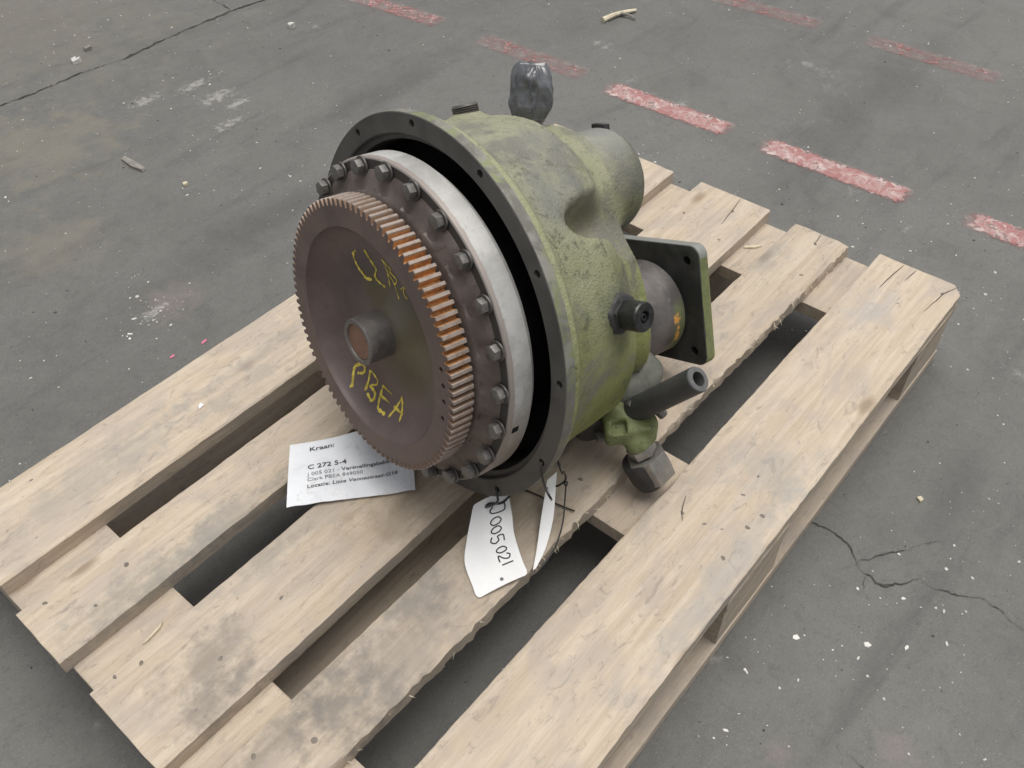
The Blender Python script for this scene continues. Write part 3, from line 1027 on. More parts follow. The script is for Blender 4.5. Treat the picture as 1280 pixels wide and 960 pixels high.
def surface_net(D, org, h):
    nx, ny, nz = D.shape
    S = D < 0
    c = [S[i:nx - 1 + i, j:ny - 1 + j, k:nz - 1 + k] for i in (0, 1) for j in (0, 1) for k in (0, 1)]
    cnt = sum(x.astype(np.int8) for x in c)
    act = (cnt > 0) & (cnt < 8)
    idx = np.full(act.shape, -1, np.int64)
    cells = np.argwhere(act)
    idx[act] = np.arange(len(cells))
    acc = np.zeros((len(cells), 3))
    num = np.zeros(len(cells))
    corners = [(i, j, k) for i in (0, 1) for j in (0, 1) for k in (0, 1)]
    val = {q: D[cells[:, 0] + q[0], cells[:, 1] + q[1], cells[:, 2] + q[2]] for q in corners}
    for q in corners:
        for ax in range(3):
            if q[ax] == 0:
                w = list(q)
                w[ax] = 1
                w = tuple(w)
                a, b = val[q], val[w]
                m = (a < 0) != (b < 0)
                t = np.where(m, a / np.where(m, a - b, 1), 0)
                p = np.zeros((len(cells), 3))
                p[:] = q
                p[:, ax] = t
                acc += p * m[:, None]
                num += m
    V = (cells + acc / num[:, None]) * h + np.array(org)
    Fs = []
    for ax in range(3):
        sl0 = [slice(None)] * 3
        sl1 = [slice(None)] * 3
        sl0[ax] = slice(0, -1)
        sl1[ax] = slice(1, None)
        e = S[tuple(sl0)] != S[tuple(sl1)]
        E = np.argwhere(e)
        u, v = (ax + 1) % 3, (ax + 2) % 3
        ok = (E[:, u] > 0) & (E[:, v] > 0) & (E[:, u] < D.shape[u] - 1) & (E[:, v] < D.shape[v] - 1)
        E = E[ok]
        ins = S[E[:, 0], E[:, 1], E[:, 2]]

        def at(du, dv):
            q = E.copy()
            q[:, u] -= du
            q[:, v] -= dv
            return idx[q[:, 0], q[:, 1], q[:, 2]]
        quad = np.stack([at(1, 1), at(0, 1), at(0, 0), at(1, 0)], 1)
        quad[~ins] = quad[~ins][:, ::-1]
        Fs.append(quad)
    return V, np.concatenate(Fs)


def sdf_mesh(name, fn, lo, hi, h, mats):
    ax = [np.arange(l, u + h, h) for l, u in zip(lo, hi)]
    X, Y, Z = np.meshgrid(*ax, indexing='ij')
    V, Q = surface_net(fn(X, Y, Z), lo, h)
    me = bpy.data.meshes.new(name)
    me.vertices.add(len(V))
    me.vertices.foreach_set('co', V.astype(np.float32).ravel())
    me.loops.add(Q.size)
    me.loops.foreach_set('vertex_index', Q.astype(np.int32).ravel())
    me.polygons.add(len(Q))
    me.polygons.foreach_set('loop_start', np.arange(0, Q.size, 4, dtype=np.int32))
    me.update(calc_edges=True)
    me.validate()
    return finish(me, mats, 180)


def housing_sdf(X, Y, Z):
    R = np.sqrt(X * X + Y * Y)
    prof = np.interp(-Z, [.0, .013, .022, .027, .032, .040, .09, .15, .19, .215, .235, .30],
                     [.221, .221, .2205, .217, .2105, .2065, .1985, 0.1928, 0.1608, 0.1691, 0.1235, .10])
    TH = np.arctan2(Y, X)
    q = np.clip(1 - np.abs(TH - rad(35.6135)) / rad(65.2141), 0, 1)
    prof = prof - (q * q * (3 - 2 * q)) * np.interp(-Z, [.11, .15, .19, .22, .26], [0, 0.0222, 0.0383, 0.0584, 0.0632])
    d = (R - prof) * .90
    d = smax(d, -.248 - Z, .035)
    # upper pump boss, lower lobe that carries the adaptor
    d = smin(d, sd_cyl(X, Y, Z, (-.025, .084), .0650, -0.2955, -.05, .014), .024)
    d = smin(d, sd_cyl(X, Y, Z, (0.0476, -0.0709), 0.0551, -0.2352, -.06, .03), .045)
    d = smin(d, sd_cyl(X, Y, Z, (0.0699, 0.0192), 0.0366, -0.2275, -.08, .03), .05)
    # valley between them
    d = smax(d, -sd_ell(X, Y, Z, (.1075, .1435, -.145), (.024, .044, .070), rad(-38)), .013)
    d = smax(d, -sd_ell(X, Y, Z, (0.1108, 0.1258, -0.2089), (0.045, 0.0485, 0.0671), rad(-38)), .020)
    # two foundry grooves above the plug
    d = smax(d, -sd_caps(X, Y, Z, (.120, .078, -.188), (.142, .040, -.186), .0075), .005)
    d = smax(d, -sd_caps(X, Y, Z, (.116, .062, -.206), (.136, .030, -.205), .0065), .005)
    # seat of the breather plug, of the top plugs and of the outlet pump
    d = smin(d, sd_caps(X, Y, Z, (.12, .05, -.103), (.171, .071, -.105), .020), .018)
    d = smin(d, sd_caps(X, Y, Z, (-.07, .14, -.11), (-.088, .168, -.11), .020), .014)
    d = smin(d, sd_caps(X, Y, Z, (.10, -.08, -.17), (.125, -.098, -.176), .030), .015)
    d = d + .0007 * np.sin(X * 61 + Y * 23) * np.sin(Y * 57 - Z * 31) * np.sin(Z * 63 + X * 11)
    d = np.maximum(d, Z + .0128)
    # hollow for the converter
    d = np.maximum(d, -np.maximum(R - .196, -.07 - Z))
    return d


housing = part('housing', sdf_mesh('housing', housing_sdf, (-.235, -.235, -.31), (.235, .235, 0.0), .0032, M['cast']))

# ---- bell flange ring with its twelve holes
fl = [(.2249, -.0009), (.2240, 0), (.2035, 0), (.2022, -.0012), (.2018, -.0055), (.2000, -.0075), (.1955, -.0085), (.1945, -.012), (.1925, -.034), (.1920, -.06), (.1985, -.06), (.1995, -.020), (.2205, -.0127), (.2249, -.0127)]
fme = lathe('bell_flange', fl, [M['flange']], 160, None, True)
HOLES = [(.2155 * math.cos(rad(12.5 + 30 * k)), .2155 * math.sin(rad(12.5 + 30 * k)), .0044, -.02, .01) for k in range(12)]
fme = boolean(fme, cylinders(HOLES, 16, M['flange']))
fme.shade_smooth()
fme.set_sharp_from_angle(angle=rad(35))
flange = part('bell_flange', fme)
part('hollow', lathe('hollow', [(0, -.0655), (.1930, -.0655), (.1930, -.063), (0, -.063)], M['void'], 64, 30))  # black disc across the back of the hollow, its shade put into the colour

# ---- converter disc, its cover and 24 bolts
disc = part('drive_disc', lathe('drive_disc', [(.140, .002), (.180, .002), (.1820, .0080), (.1858, .0088), (.1870, .0100), (.1872, .0355), (.1862, .0378), (.1840, .0392), (.150, .0392), (.140, .02)], M['silver'], 192, 30, True))
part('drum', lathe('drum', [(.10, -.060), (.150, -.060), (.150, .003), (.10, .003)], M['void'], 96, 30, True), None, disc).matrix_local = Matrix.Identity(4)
notch = part('rim_notch', prism('rim_notch', [(-.004, -.0035), (.004, -.0035), (.004, .0035), (-.004, .0035)], -.0005, .0012, M['void'], 30),
             Matrix.Rotation(rad(-5.5), 4, 'Z') @ Matrix.Translation((.1866, 0, .0275)) @ Matrix.Rotation(rad(90), 4, 'Y'), disc)


def scal(r, z, t):
    c = math.cos(24 * (t - rad(9.5)))
    if r > .155:
        return -.0050 * max(0, c) if z < .05 else -.0030 * max(0, c)
    return 0


part('converter_cover', lathe('converter_cover', [(.126, .0300), (.1745, .0300), (.1745, .0402), (.1715, .0425), (.1655, .0445), (.1580, .0475), (.1535, .0505), (.1500, .0522), (.1380, .0545), (.1330, .0560), (.126, .0560)],
                              M['cover'], 240, 24, True, scal))
hexp = [(.0087 * math.cos(rad(60 * k)), .0087 * math.sin(rad(60 * k))) for k in range(6)]
bolt_me = prism('bolt', hexp, .0025, .0105, M['bolt'], 30, .0009, 2)
wash_me = lathe('washer', [(.004, 0), (.0102, 0), (.0106, .0006), (.0104, .0022), (.004, .0025)], M['washer'], 20, 40)
for k in range(24):
    t = rad(9.5 + 15 * k)
    o = part('bolt', bolt_me, Matrix.Translation((.1775 * math.cos(t), .1775 * math.sin(t), .0405)) @ Matrix.Rotation(t + rng.random() * 3, 4, 'Z'))
    part('washer', wash_me, Matrix.Rotation(rng.random(), 4, 'Z'), o)

# ---- toothed wheel
NT, RT, RR = 98, .1546, .1472
outl = []
for k in range(NT):
    for f_, r in ((-.41, RR), (-.34, RR + .0010), (-.215, RT - .0007), (-.175, RT), (.175, RT), (.215, RT - .0007), (.34, RR + .0010), (.41, RR)):
        t = 2 * math.pi * (k + f_) / NT
        outl.append((r * math.cos(t), r * math.sin(t)))
N = len(outl)
vs, fs = [], []
for z, dr in ((.0576, -.0008), (.0586, 0), (.0832, 0), (.0843, -.0009)):
    for (x, y) in outl:
        q = 1 + dr / math.hypot(x, y)
        vs.append((x * q, y * q, z))
for l in range(3):
    for i in range(N):
        j = (i + 1) % N
        fs.append((l * N + i, l * N + j, (l + 1) * N + j, (l + 1) * N + i))
for z, r in ((.0843, .1245), (.0832, .1238), (.0576, .118)):
    for i in range(N):
        t = math.atan2(outl[i][1], outl[i][0])
        vs.append((r * math.cos(t), r * math.sin(t), z))
for a, b in ((3, 4), (4, 5), (5, 6), (6, 0)):
    for i in range(N):
        j = (i + 1) % N
        fs.append((a * N + i, a * N + j, b * N + j, b * N + i))
gme = mesh_py('ring_gear', vs, fs, M['gear'], None)
gme = boolean(gme, cylinders([(.1392 * math.cos(rad(d)), .1392 * math.sin(rad(d)), .0030, .07, .1) for d in (20.1, 12.6, 4.9, -4.2)], 14, M['gear']))
gme.shade_smooth()
gme.set_sharp_from_angle(angle=rad(28))
part('ring_gear', gme)
WEB = [(.0265, .064), (.034, .063), (.045, .0605), (.06, .0585), (.08, .0575), (.095, .0595), (.106, .0640), (.115, .0700), (.121, .0775), (.1239, .0838)]
wp = []
for i in range(len(WEB) - 1):           # rounded dish
    for s in range(4):
        t = s / 4
        p0, p1, p2, p3 = [np.array(WEB[max(0, min(len(WEB) - 1, i + d))]) for d in (-1, 0, 1, 2)]
        q = .5 * (2 * p1 + (p2 - p0) * t + (2 * p0 - 5 * p1 + 4 * p2 - p3) * t * t + (3 * p1 - p0 - 3 * p2 + p3) * t ** 3)
        wp.append((float(q[0]), float(q[1])))
wp.append(WEB[-1])
wr = [p[0] for p in wp]
wz = [p[1] for p in wp]
web = part('gear_web', lathe('gear_web', wp + [(.1236, .0580), (.1100, .0440), (.0265, .0440)], M['web'], 160, 40, True))
hub = part('hub', lathe('hub', [(.0262, .050), (.0300, .0565), (.0272, .0625), (.0268, .0640), (.0268, .0938), (.0258, .0952), (.0212, .0952), (.0205, .0942), (.0205, .050)], M['hub'], 64, 35, True))
part('hub_plug', lathe('hub_plug', [(0, .06), (.0203, .06), (.0203, .0928), (.0198, .0934), (0, .0936)], M['plug'], 48, 35), None, hub).matrix_local = Matrix.Identity(4)
rv = part('rivet', lathe('rivet', [(0, -.002), (.0042, -.002), (.0042, .0008), (.003, .0018), (0, .0021)], M['web'], 16, 40), frame((-.030, .050, .0545), (0, 0, 1)))

LET = {
    'P' : [[(-0.0475, -0.1076), (-0.0547, -0.0928), (-0.0555, -0.0843)], [(-0.0553, -0.0847), (-0.0471, -0.078), (-0.0406, -0.0797), (-0.0418, -0.0872), (-0.0493, -0.0912)]] ,
    'B' : [[(-0.03, -0.1038), (-0.031, -0.0765)], [(-0.031, -0.0765), (-0.0231, -0.0772), (-0.0153, -0.0807), (-0.016, -0.0876), (-0.0254, -0.0951), (-0.0167, -0.0974), (-0.0132, -0.1016), (-0.0148, -0.1085), (-0.0254, -0.1044)]] ,
    'E' : [[(-0.004, -0.0812), (-0.0055, -0.0981), (-0.0011, -0.1105)], [(-0.0043, -0.0814), (0.0149, -0.0809)], [(-0.0052, -0.0958), (0.0123, -0.0942)], [(-0.0008, -0.1103), (0.0131, -0.1089)]] ,
    'A' : [[(0.0201, -0.1074), (0.0338, -0.0708)], [(0.0338, -0.0708), (0.04, -0.1002)], [(0.0215, -0.0934), (0.0412, -0.0902)]] ,
    'C' : [[(-0.0575, 0.0742), (-0.0637, 0.0651), (-0.0612, 0.0575), (-0.0555, 0.0522), (-0.047, 0.0499), (-0.0385, 0.0481), (-0.0276, 0.0529)]] ,
    'L' : [[(-0.0423, 0.0824), (-0.0323, 0.0744), (-0.0213, 0.0695), (-0.0211, 0.0586), (-0.0017, 0.0578)]] ,
    'A2' : [[(-0.0101, 0.088), (-0.001, 0.078), (0.0064, 0.0624)], [(-0.0101, 0.088), (0.0066, 0.0833)]] ,
    'R' : [[(-0.001, 0.077), (0.0121, 0.0706), (0.0229, 0.057)], [(0.0017, 0.0804), (0.0163, 0.0769), (0.0129, 0.0691)]] ,
    'K' : [[(0.0526, 0.1127), (0.0294, 0.0736), (0.036, 0.0646)], [(0.0622, 0.1107), (0.0229, 0.0689)]] ,
}


def ribbons(name, strokes, surf, w, mat, seed=0, vary=0.3):
    """flat pen strokes laid on a surface point function surf(s, t)"""
    r = random.Random(seed)
    vs, fs = [], []
    for st in strokes:
        P = [Vector((*p, 0)) for p in st]
        Q = []
        m = len(P)
        for i in range(m - 1):
            p0, p1, p2, p3 = P[max(i - 1, 0)], P[i], P[i + 1], P[min(i + 2, m - 1)]
            for s in range(7):
                t = s / 7
                Q.append(.5 * ((2 * p1) + (p2 - p0) * t + (2 * p0 - 5 * p1 + 4 * p2 - p3) * t * t + (3 * p1 - p0 - 3 * p2 + p3) * t ** 3))
        Q.append(P[-1])
        o = len(vs)
        for i, q in enumerate(Q):
            d = (Q[min(i + 1, len(Q) - 1)] - Q[max(i - 1, 0)]).normalized()
            n = Vector((-d.y, d.x, 0))
            ww = w * (1 + vary * (r.random() * 2 - 1)) * (0.75 if i in (0, len(Q) - 1) else 1)
            for sg in (1, -1):
                a = q + n * ww * sg
                vs.append(surf(a.x, a.y))
        for i in range(len(Q) - 1):
            fs.append((o + 2 * i, o + 2 * i + 1, o + 2 * i + 3, o + 2 * i + 2))
    return mesh_py(name, vs, fs, mat, None)


def on_web(x, y):
    return (x, y, float(np.interp(math.hypot(x, y), wr, wz)) + .0004)


for i, (k, st) in enumerate(LET.items()):
    w = .0015 if k in 'PBEACL' else .0009
    part('painted_letter', ribbons('painted_letter', st, on_web, w, M['yellow'], i, .6), Matrix.Identity(4), web)

# ---- pump adaptor and square flange at the rear
c1 = (.056, -.0775)
adaptor = part('pump_adaptor', lathe('pump_adaptor', [(0, -.20), (.063, -.20), (.0645, -.327), (.0650, -.3285), (.0612, -.3295), (.0612, -.3335), (0, -.3335)], M['adaptor'], 96, 30, False, None, None, c1))
e1, e2, c2 = Vector((.392, -.92)), Vector((.92, .392)), Vector((.062, -.066))


def rsq(h, rc, n=6):
    out = []
    for cx, cy, a0 in ((1, 1, 0), (-1, 1, 90), (-1, -1, 180), (1, -1, 270)):
        for i in range(n + 1):
            a = rad(a0 + 90 * i / n)
            out.append((cx * (h - rc) + rc * math.cos(a), cy * (h - rc) + rc * math.sin(a)))
    return out


sq = [tuple(c2 + e2 * x - e1 * y) for x, y in rsq(.081, .014)]
pme = prism('square_flange', sq, -.3510, -.3330, M['plate'], 30, .0016, 2)
hc = [c2 + e2 * sx * .0615 - e1 * sy * .0615 for sx in (1, -1) for sy in (1, -1)]
pme = boolean(pme, cylinders([(p.x, p.y, .0062, -.345, -.32) for p in hc], 20, M['plate']))
pme.shade_smooth()
pme.set_sharp_from_angle(angle=rad(30))
part('square_flange', pme)

# ---- breather plug on the side
pd = Vector((.915, .390, -.06)).normalized()
pb = Vector((.180, .0735, -.1055))
hx = [(.0175 * math.cos(rad(60 * k + 10)), .0175 * math.sin(rad(60 * k + 10))) for k in range(6)]
nutb = part('plug_base', prism('plug_base', hx, -.006, .013, M['blackrough'], 30, .0018, 2), frame(pb, pd))
part('plug_gasket', lathe('plug_gasket', [(0, -.010), (.0215, -.010), (.0225, .002), (.0212, .0068), (.0185, .0095), (0, .0095)], M['blackrough'], 40, 50, False,
                          lambda r, z, t: .0010 * math.sin(5 * t + 1) + .0007 * math.sin(11 * t) if r > .01 else 0), Matrix.Identity(4), nutb)
cap_me = lathe('plug_cap', [(.012, .010), (.0140, .0135), (.0154, .0140), (.0160, .0150), (.0160, .0345), (.0148, .0362), (.0080, .0368), (.0068, .0362), (.0058, .0310), (0, .0310)], M['blackcap'], 56, 35)
capo = part('plug_cap', cap_me, frame(pb, pd))
part('socket', lathe('socket', [(.0042, .030), (.0042, .0345), (.0030, .0352), (.0020, .0350), (.0018, .0320), (0, .0320)], M['blackcap'], 20, 35), Matrix.Identity(4), capo)

# ---- outlet pump body, pipe, elbow and hex fittings (lower right)


def sd_box(X, Y, Z, c, e, h, r):
    """rounded box: centre c, orthonormal axes e, half sizes h"""
    q = [np.abs((X - c[0]) * a[0] + (Y - c[1]) * a[1] + (Z - c[2]) * a[2]) - (hh - r) for a, hh in zip(e, h)]
    out = np.sqrt(sum(np.maximum(x, 0) ** 2 for x in q))
    return out + np.minimum(np.maximum(np.maximum(q[0], q[1]), q[2]), 0) - r


EB_A = FI @ Vector((.5930, -.5800, .2130))
EB_B = FI @ Vector((.6180, -.6080, .2170))
_ex = (EB_B - EB_A).normalized()
_ez = FI.to_3x3() @ Vector((0, 0, 1))
_ey = _ez.cross(_ex).normalized()
_ez = _ex.cross(_ey)


def elbow_sdf(X, Y, Z):
    c = (EB_A + EB_B) / 2
    d = sd_box(X, Y, Z, tuple(c), (_ex, _ey, _ez), (.031, .021, .0125), .005)
    d = smin(d, sd_caps(X, Y, Z, tuple(EB_B - _ez * .002), (.1985, -.137, -.1765), .0165), .006)
    d = smin(d, sd_caps(X, Y, Z, (.125, -.100, -.165), tuple(c), .016), .010)
    # recess in the block and a step on its side
    d = smax(d, -sd_box(X, Y, Z, tuple(EB_A + _ex * .006 + _ez * .014 - _ey * .012), (_ex, _ey, _ez), (.009, .008, .007), .002), .002)
    return d


elbow = part('outlet_elbow', sdf_mesh('outlet_elbow', elbow_sdf, (.09, -.19, -.235), (.245, -.06, -.11), .0018, M['elbow']))


def lump_sdf(X, Y, Z):
    d = sd_caps(X, Y, Z, (.098, -.135, -.225), (.135, -.098, -.235), .030)
    d = smin(d, sd_caps(X, Y, Z, (.135, -.100, -.215), (.150, -.098, -.195), .020), .02)
    d = d + .0012 * np.sin(X * 171) * np.sin(Y * 157 + Z * 131)
    return d


part('oil_boss', sdf_mesh('oil_boss', lump_sdf, (.05, -.19, -.28), (.19, -.05, -.16), .003, M['greycast']))
p_a, p_b = FI @ Vector((.6130, -.5680, .2000)), FI @ Vector((.6330, -.6600, .3170))
pl_ = (p_b - p_a).length
pipe = part('outlet_pipe', lathe('outlet_pipe', [(.0085, .02), (.0155, .0), (.0157, .010), (.0157, pl_ - .0016), (.0147, pl_ - .0002), (.0090, pl_ - .0002), (.0086, pl_ - .0015), (.0086, .03)], M['pipe'], 48, 35, True), frame(p_a, p_b - p_a))
part('pipe_rim', lathe('pipe_rim', [(.0090, pl_ - .001), (.0089, pl_ + .0007), (.0146, pl_ + .0007), (.0153, pl_ - .0008), (.0092, pl_ - .0012)], M['piperim'], 48, 35, True), Matrix.Identity(4), pipe)
part('pipe_bore', lathe('pipe_bore', [(0, pl_ - .045), (.0081, pl_ - .045), (.0081, pl_ - .043), (0, pl_ - .043)], M['void'], 24, 35), Matrix.Identity(4), pipe)  # black disc painted for the shade inside the pipe
n_a, n_b = Vector((.1985, -.137, -.1765)), Vector((.229, -.190, -.200))
nd = n_b - n_a
fit = part('hex_collar', prism('hex_collar', [(.0185 * math.cos(rad(60 * k + 12)), .0185 * math.sin(rad(60 * k + 12))) for k in range(6)], .004, .016, M['nut'], 30, .0010, 2), frame(n_a, nd))
part('fitting_thread', lathe('fitting_thread', [(0, .0), (.0135, .0), (.0135, .024), (0, .024)], M['blackrough'], 32, 35), frame(n_a, nd))
part('hex_nut', prism('hex_nut', [(.0255 * math.cos(rad(60 * k - 22)), .0255 * math.sin(rad(60 * k - 22))) for k in range(6)], .0195, .0575, M['nut'], 30, .0018, 2), frame(n_a, nd))
part('nut_cap', lathe('nut_cap', [(0, .02), (.0215, .02), (.0228, .024), (.0228, .050), (.020, .0615), (0, .0620)], M['blackrough'], 40, 35), frame(n_a + Vector((-.004, -.006, .006)), nd))
part('pump_flange', lathe('pump_flange', [(0, -.05), (.022, -.05), (.024, -.012), (.0235, -.002), (.021, 0), (0, 0)], M['blackrough'], 40, 35), frame(tuple(FI @ Vector((.5850, -.5600, .1960))), (.9, -.3, .3)))  # pump flange, black also for the shadow painted in under the casting
sb = prism('flange_bolt', [(.0065 * math.cos(rad(60 * k)), .0065 * math.sin(rad(60 * k))) for k in range(6)], 0, .010, M['bolt'], 30, .0007, 2)
for p, d in ((tuple(FI @ Vector((.6150, -.5860, .2390))), (.75, .6, .25)), (tuple(FI @ Vector((.5860, -.5640, .1960))), (.9, -.3, .3)), ((.196, -.100, -.205), (.6, -.5, -.4))):
    part('flange_bolt', sb, frame(p, d))

# ---- threaded plug on top and tape-wrapped pipe stub
cd = Vector((-.47, .883, 0)).normalized()
thr = []
for i in range(13):
    thr.append((.0158 if i % 2 else .0144, .004 + i * .0011))
part('threaded_plug', lathe('threaded_plug', [(0, -.004), (.0144, -.004)] + thr + [(.0135, .0185), (0, .0185)], M['washer'], 48, 25), frame((-.0895, .1725, -.110), cd))

vs, fs = [], []
n, m = 72, 40
td = Vector((-.15, .98, -.10)).normalized()
for i in range(m):
    s = i / (m - 1)
    band = max(0.0, 1 - s / .28)
    r0 = .0185 + .0062 * min(1, s / .35) - .010 * max(0, (s - .72) / .28) ** 2
    for k in range(n):
        t = 2 * math.pi * k / n
        tt = t + .5 * s
        q = mnoise.noise(Vector((math.cos(t) * 1.2, math.sin(t) * 1.2, s * 1.8)))
        f1 = 1 - 2.6 * abs(mnoise.noise(Vector((math.cos(tt) * 2.1 + 3, math.sin(tt) * 2.1, s * 1.5))))
        f2 = 1 - 2.6 * abs(mnoise.noise(Vector((math.cos(t) * 3.6, math.sin(t) * 3.6 + 7, s * 4.2 + t * .3))))
        r = r0 * (1 + (1 - band) * (.14 * q + .10 * f1 + .055 * f2) + band * (.035 * math.sin(s * 140 + t) + .05 * q))
        z = s * .068 + .006 * mnoise.noise(Vector((math.cos(t) * 2, math.sin(t) * 2, 9))) * s + .0025 * f2 * s
        vs.append((r * math.cos(t), r * math.sin(t) * .9, z))
fs += [(i * n + k, i * n + (k + 1) % n, (i + 1) * n + (k + 1) % n, (i + 1) * n + k) for i in range(m - 1) for k in range(n)]
vs.append((.002, .003, .0690))
fs += [((m - 1) * n + k, (m - 1) * n + (k + 1) % n, m * n) for k in range(n)]
stub_me = mesh_py('taped_stub', vs, fs, M['tape'], None)
stub_me.shade_smooth()
stub_me.set_sharp_from_angle(angle=rad(30))
part('taped_stub', stub_me, frame((-.098, .145, -.212), td))
part('stub_pipe', lathe('stub_pipe', [(0, -.045), (.0165, -.045), (.0165, .012), (0, .012)], M['blackrough'], 32, 35), frame((-.098, .145, -.212), td))
part('pump_cover', lathe('pump_cover', [(0, -.2900), (.0560, -.2900), (.0580, -.2920), (.0580, -.2975), (.0560, -.2990), (0, -.2990)], M['greycast'], 64, 35, False, None, None, (-.0255, .0850)))
part('cover_lug', prism('cover_lug', [(-.013, -.004), (.013, -.004), (.0115, .004), (-.0115, .004)], -.010, .003, M['blackrough'], 30, .0015, 2), frame((-.049, .1455, -.288), (-.34, .94, 0)))

# ================================================================== LABEL, TAGS, TIES
e_s, e_t = Vector((.738, -.675, 0)), Vector((.675, .738, 0))
LB = Vector((.2815, -.3185, .1462))


def paper_pt(s, t, h=0.0):
    z = .0012 + .0022 * math.sin(s * 34 + 1.0) * math.sin(t * 30 + .4) + .0018
    z += .010 * max(0, (t - .075) / .03) ** 2 * math.exp(-((s - .10) / .035) ** 2)
    z += .004 * math.exp(-((s - .155) / .02) ** 2)
    p = e_s * s + e_t * (t + .004 * math.sin(s * 15))
    return Vector((p.x, p.y, z + h))


vs, fs = [], []
ns, nt = 30, 20
for i in range(ns):
    for j in range(nt):
        s, t = .158 * i / (ns - 1), .102 * j / (nt - 1)
        if j == 0:
            t += .0012 * mnoise.noise(Vector((s * 60, 1, 0)))
        vs.append(paper_pt(s, t))
top = len(vs)
vs += [v - Vector((0, 0, .0004)) for v in vs]
for i in range(ns - 1):
    for j in range(nt - 1):
        a, b_, c_, d_ = i * nt + j, (i + 1) * nt + j, (i + 1) * nt + j + 1, i * nt + j + 1
        fs += [(a, b_, c_, d_), (top + a, top + d_, top + c_, top + b_)]
for i in range(ns - 1):
    for j in (0, nt - 1):
        a, b_ = i * nt + j, (i + 1) * nt + j
        fs.append((a, top + a, top + b_, b_))
for j in range(nt - 1):
    for i in (0, ns - 1):
        a, b_ = i * nt + j, i * nt + j + 1
        fs.append((a, b_, top + b_, top + a))
label = obj('paper_label', mesh_py('paper_label', vs, fs, M['paper'], 60))
label.location = LB
tag(label, 'creased white printed paper label lying under the toothed wheel', 'label')


def text_mesh(body, size, bold=0.0, shear=0.0):
    cu = bpy.data.curves.new('t', 'FONT')
    cu.body = body
    cu.size = size
    cu.offset = bold
    cu.shear = shear
    cu.resolution_u = 3
    o = bpy.data.objects.new('t', cu)
    COL.objects.link(o)
    dg = bpy.context.evaluated_depsgraph_get()
    me = bpy.data.meshes.new_from_object(o.evaluated_get(dg))
    bpy.data.objects.remove(o)
    return me


def print_line(parts_, s0, t0, width, size, rot=0.0):
    """text runs one after another; each run (text, bold, shear, material)"""
    runs, x = [], 0.0
    for body, bold, shear, mat in parts_:
        me = text_mesh(body, 1.0, bold, shear)
        xs = [v.co.x for v in me.vertices]
        runs.append((me, x - 0.0, mat))
        x += max(xs) + .28
    k = width / (x - .28)
    for me, ox, mat in runs:
        for v in me.vertices:
            s = (v.co.x + ox) * k
            t = v.co.y * size
            s, t = s0 + s * math.cos(rot) - t * math.sin(rot), t0 + s * math.sin(rot) + t * math.cos(rot)
            v.co = paper_pt(s, t, .0007)
        finish(me, mat, None)
        me.update()
        obj('printed_text', me, label)


print_line([('Kraan:', .012, 0, M['print'])], .0255, .0845, .032, .0098, .07)
print_line([('C 272 5-4', .012, 0, M['print'])], .0245, .0535, .049, .0100, .07)
print_line([('J 005 021 -', 0, 0, M['inkgrey']), ('Versnellingsbakken', .010, 0, M['print'])], .0245, .0425, .112, .0078, .075)
print_line([('Clark PBEA 849050', 0, 0, M['inkgrey'])], .0245, .0340, .069, .0078, .06)
print_line([('Locatie:', .008, 0, M['print']), ('Lisse Vennestraat-G16', .006, .25, M['print'])], .0245, .0235, .113, .0078, .06)


def sheet(name, fn, n, m, mat, th=.0007, holes=None):
    vs, fs = [], []
    P = [[fn(i / (n - 1), j / (m - 1)) for j in range(m)] for i in range(n)]
    Nn = [[(P[min(i + 1, n - 1)][j] - P[max(i - 1, 0)][j]).cross(P[i][min(j + 1, m - 1)] - P[i][max(j - 1, 0)]).normalized() for j in range(m)] for i in range(n)]
    for sg in (.5, -.5):
        for i in range(n):
            for j in range(m):
                vs.append(P[i][j] + Nn[i][j] * th * sg)
    t = n * m
    for i in range(n - 1):
        for j in range(m - 1):
            a, b_, c_, d_ = i * m + j, (i + 1) * m + j, (i + 1) * m + j + 1, i * m + j + 1
            fs += [(a, b_, c_, d_), (t + a, t + d_, t + c_, t + b_)]
    for i in range(n - 1):
        for j in (0, m - 1):
            fs.append((i * m + j, t + i * m + j, t + (i + 1) * m + j, (i + 1) * m + j))
    for j in range(m - 1):
        for i in (0, n - 1):
            fs.append((i * m + j, i * m + j + 1, t + i * m + j + 1, t + i * m + j))
    return mesh_py(name, vs, fs, mat, 60)


# front tag: rows from the tied end down to the board
TAGL = [Vector((.418, -.502, .168)), Vector((.4125, -.507, .1660)), Vector((.385, -.523, .1555)), Vector((.362, -.540, .1495)), Vector((.345, -.568, .1468)), Vector((.3375, -.580, .1463)), Vector((.3370, -.5815, .1463))]
T2LP = [(.4985, -.5527, .1800), (.4786, -.5638, .170), (.4591, -.5746, .160), (.4313, -.5912, .149), (.4064, -.6055, .1455)]
T2RP = [(.5123, -.5564, .185), (.4906, -.5713, .172), (.4693, -.5848, .158), (.4384, -.5988, .148), (.4114, -.6062, .1453)]
TAGR = [Vector((.452, -.523, .180)), Vector((.455, -.527, .1785)), Vector((.440, -.546, .1680)), Vector((.425, -.562, .1580)), Vector((.408, -.588, .1490)), Vector((.400, -.6035, .1466)), Vector((.3985, -.6050, .1465))]


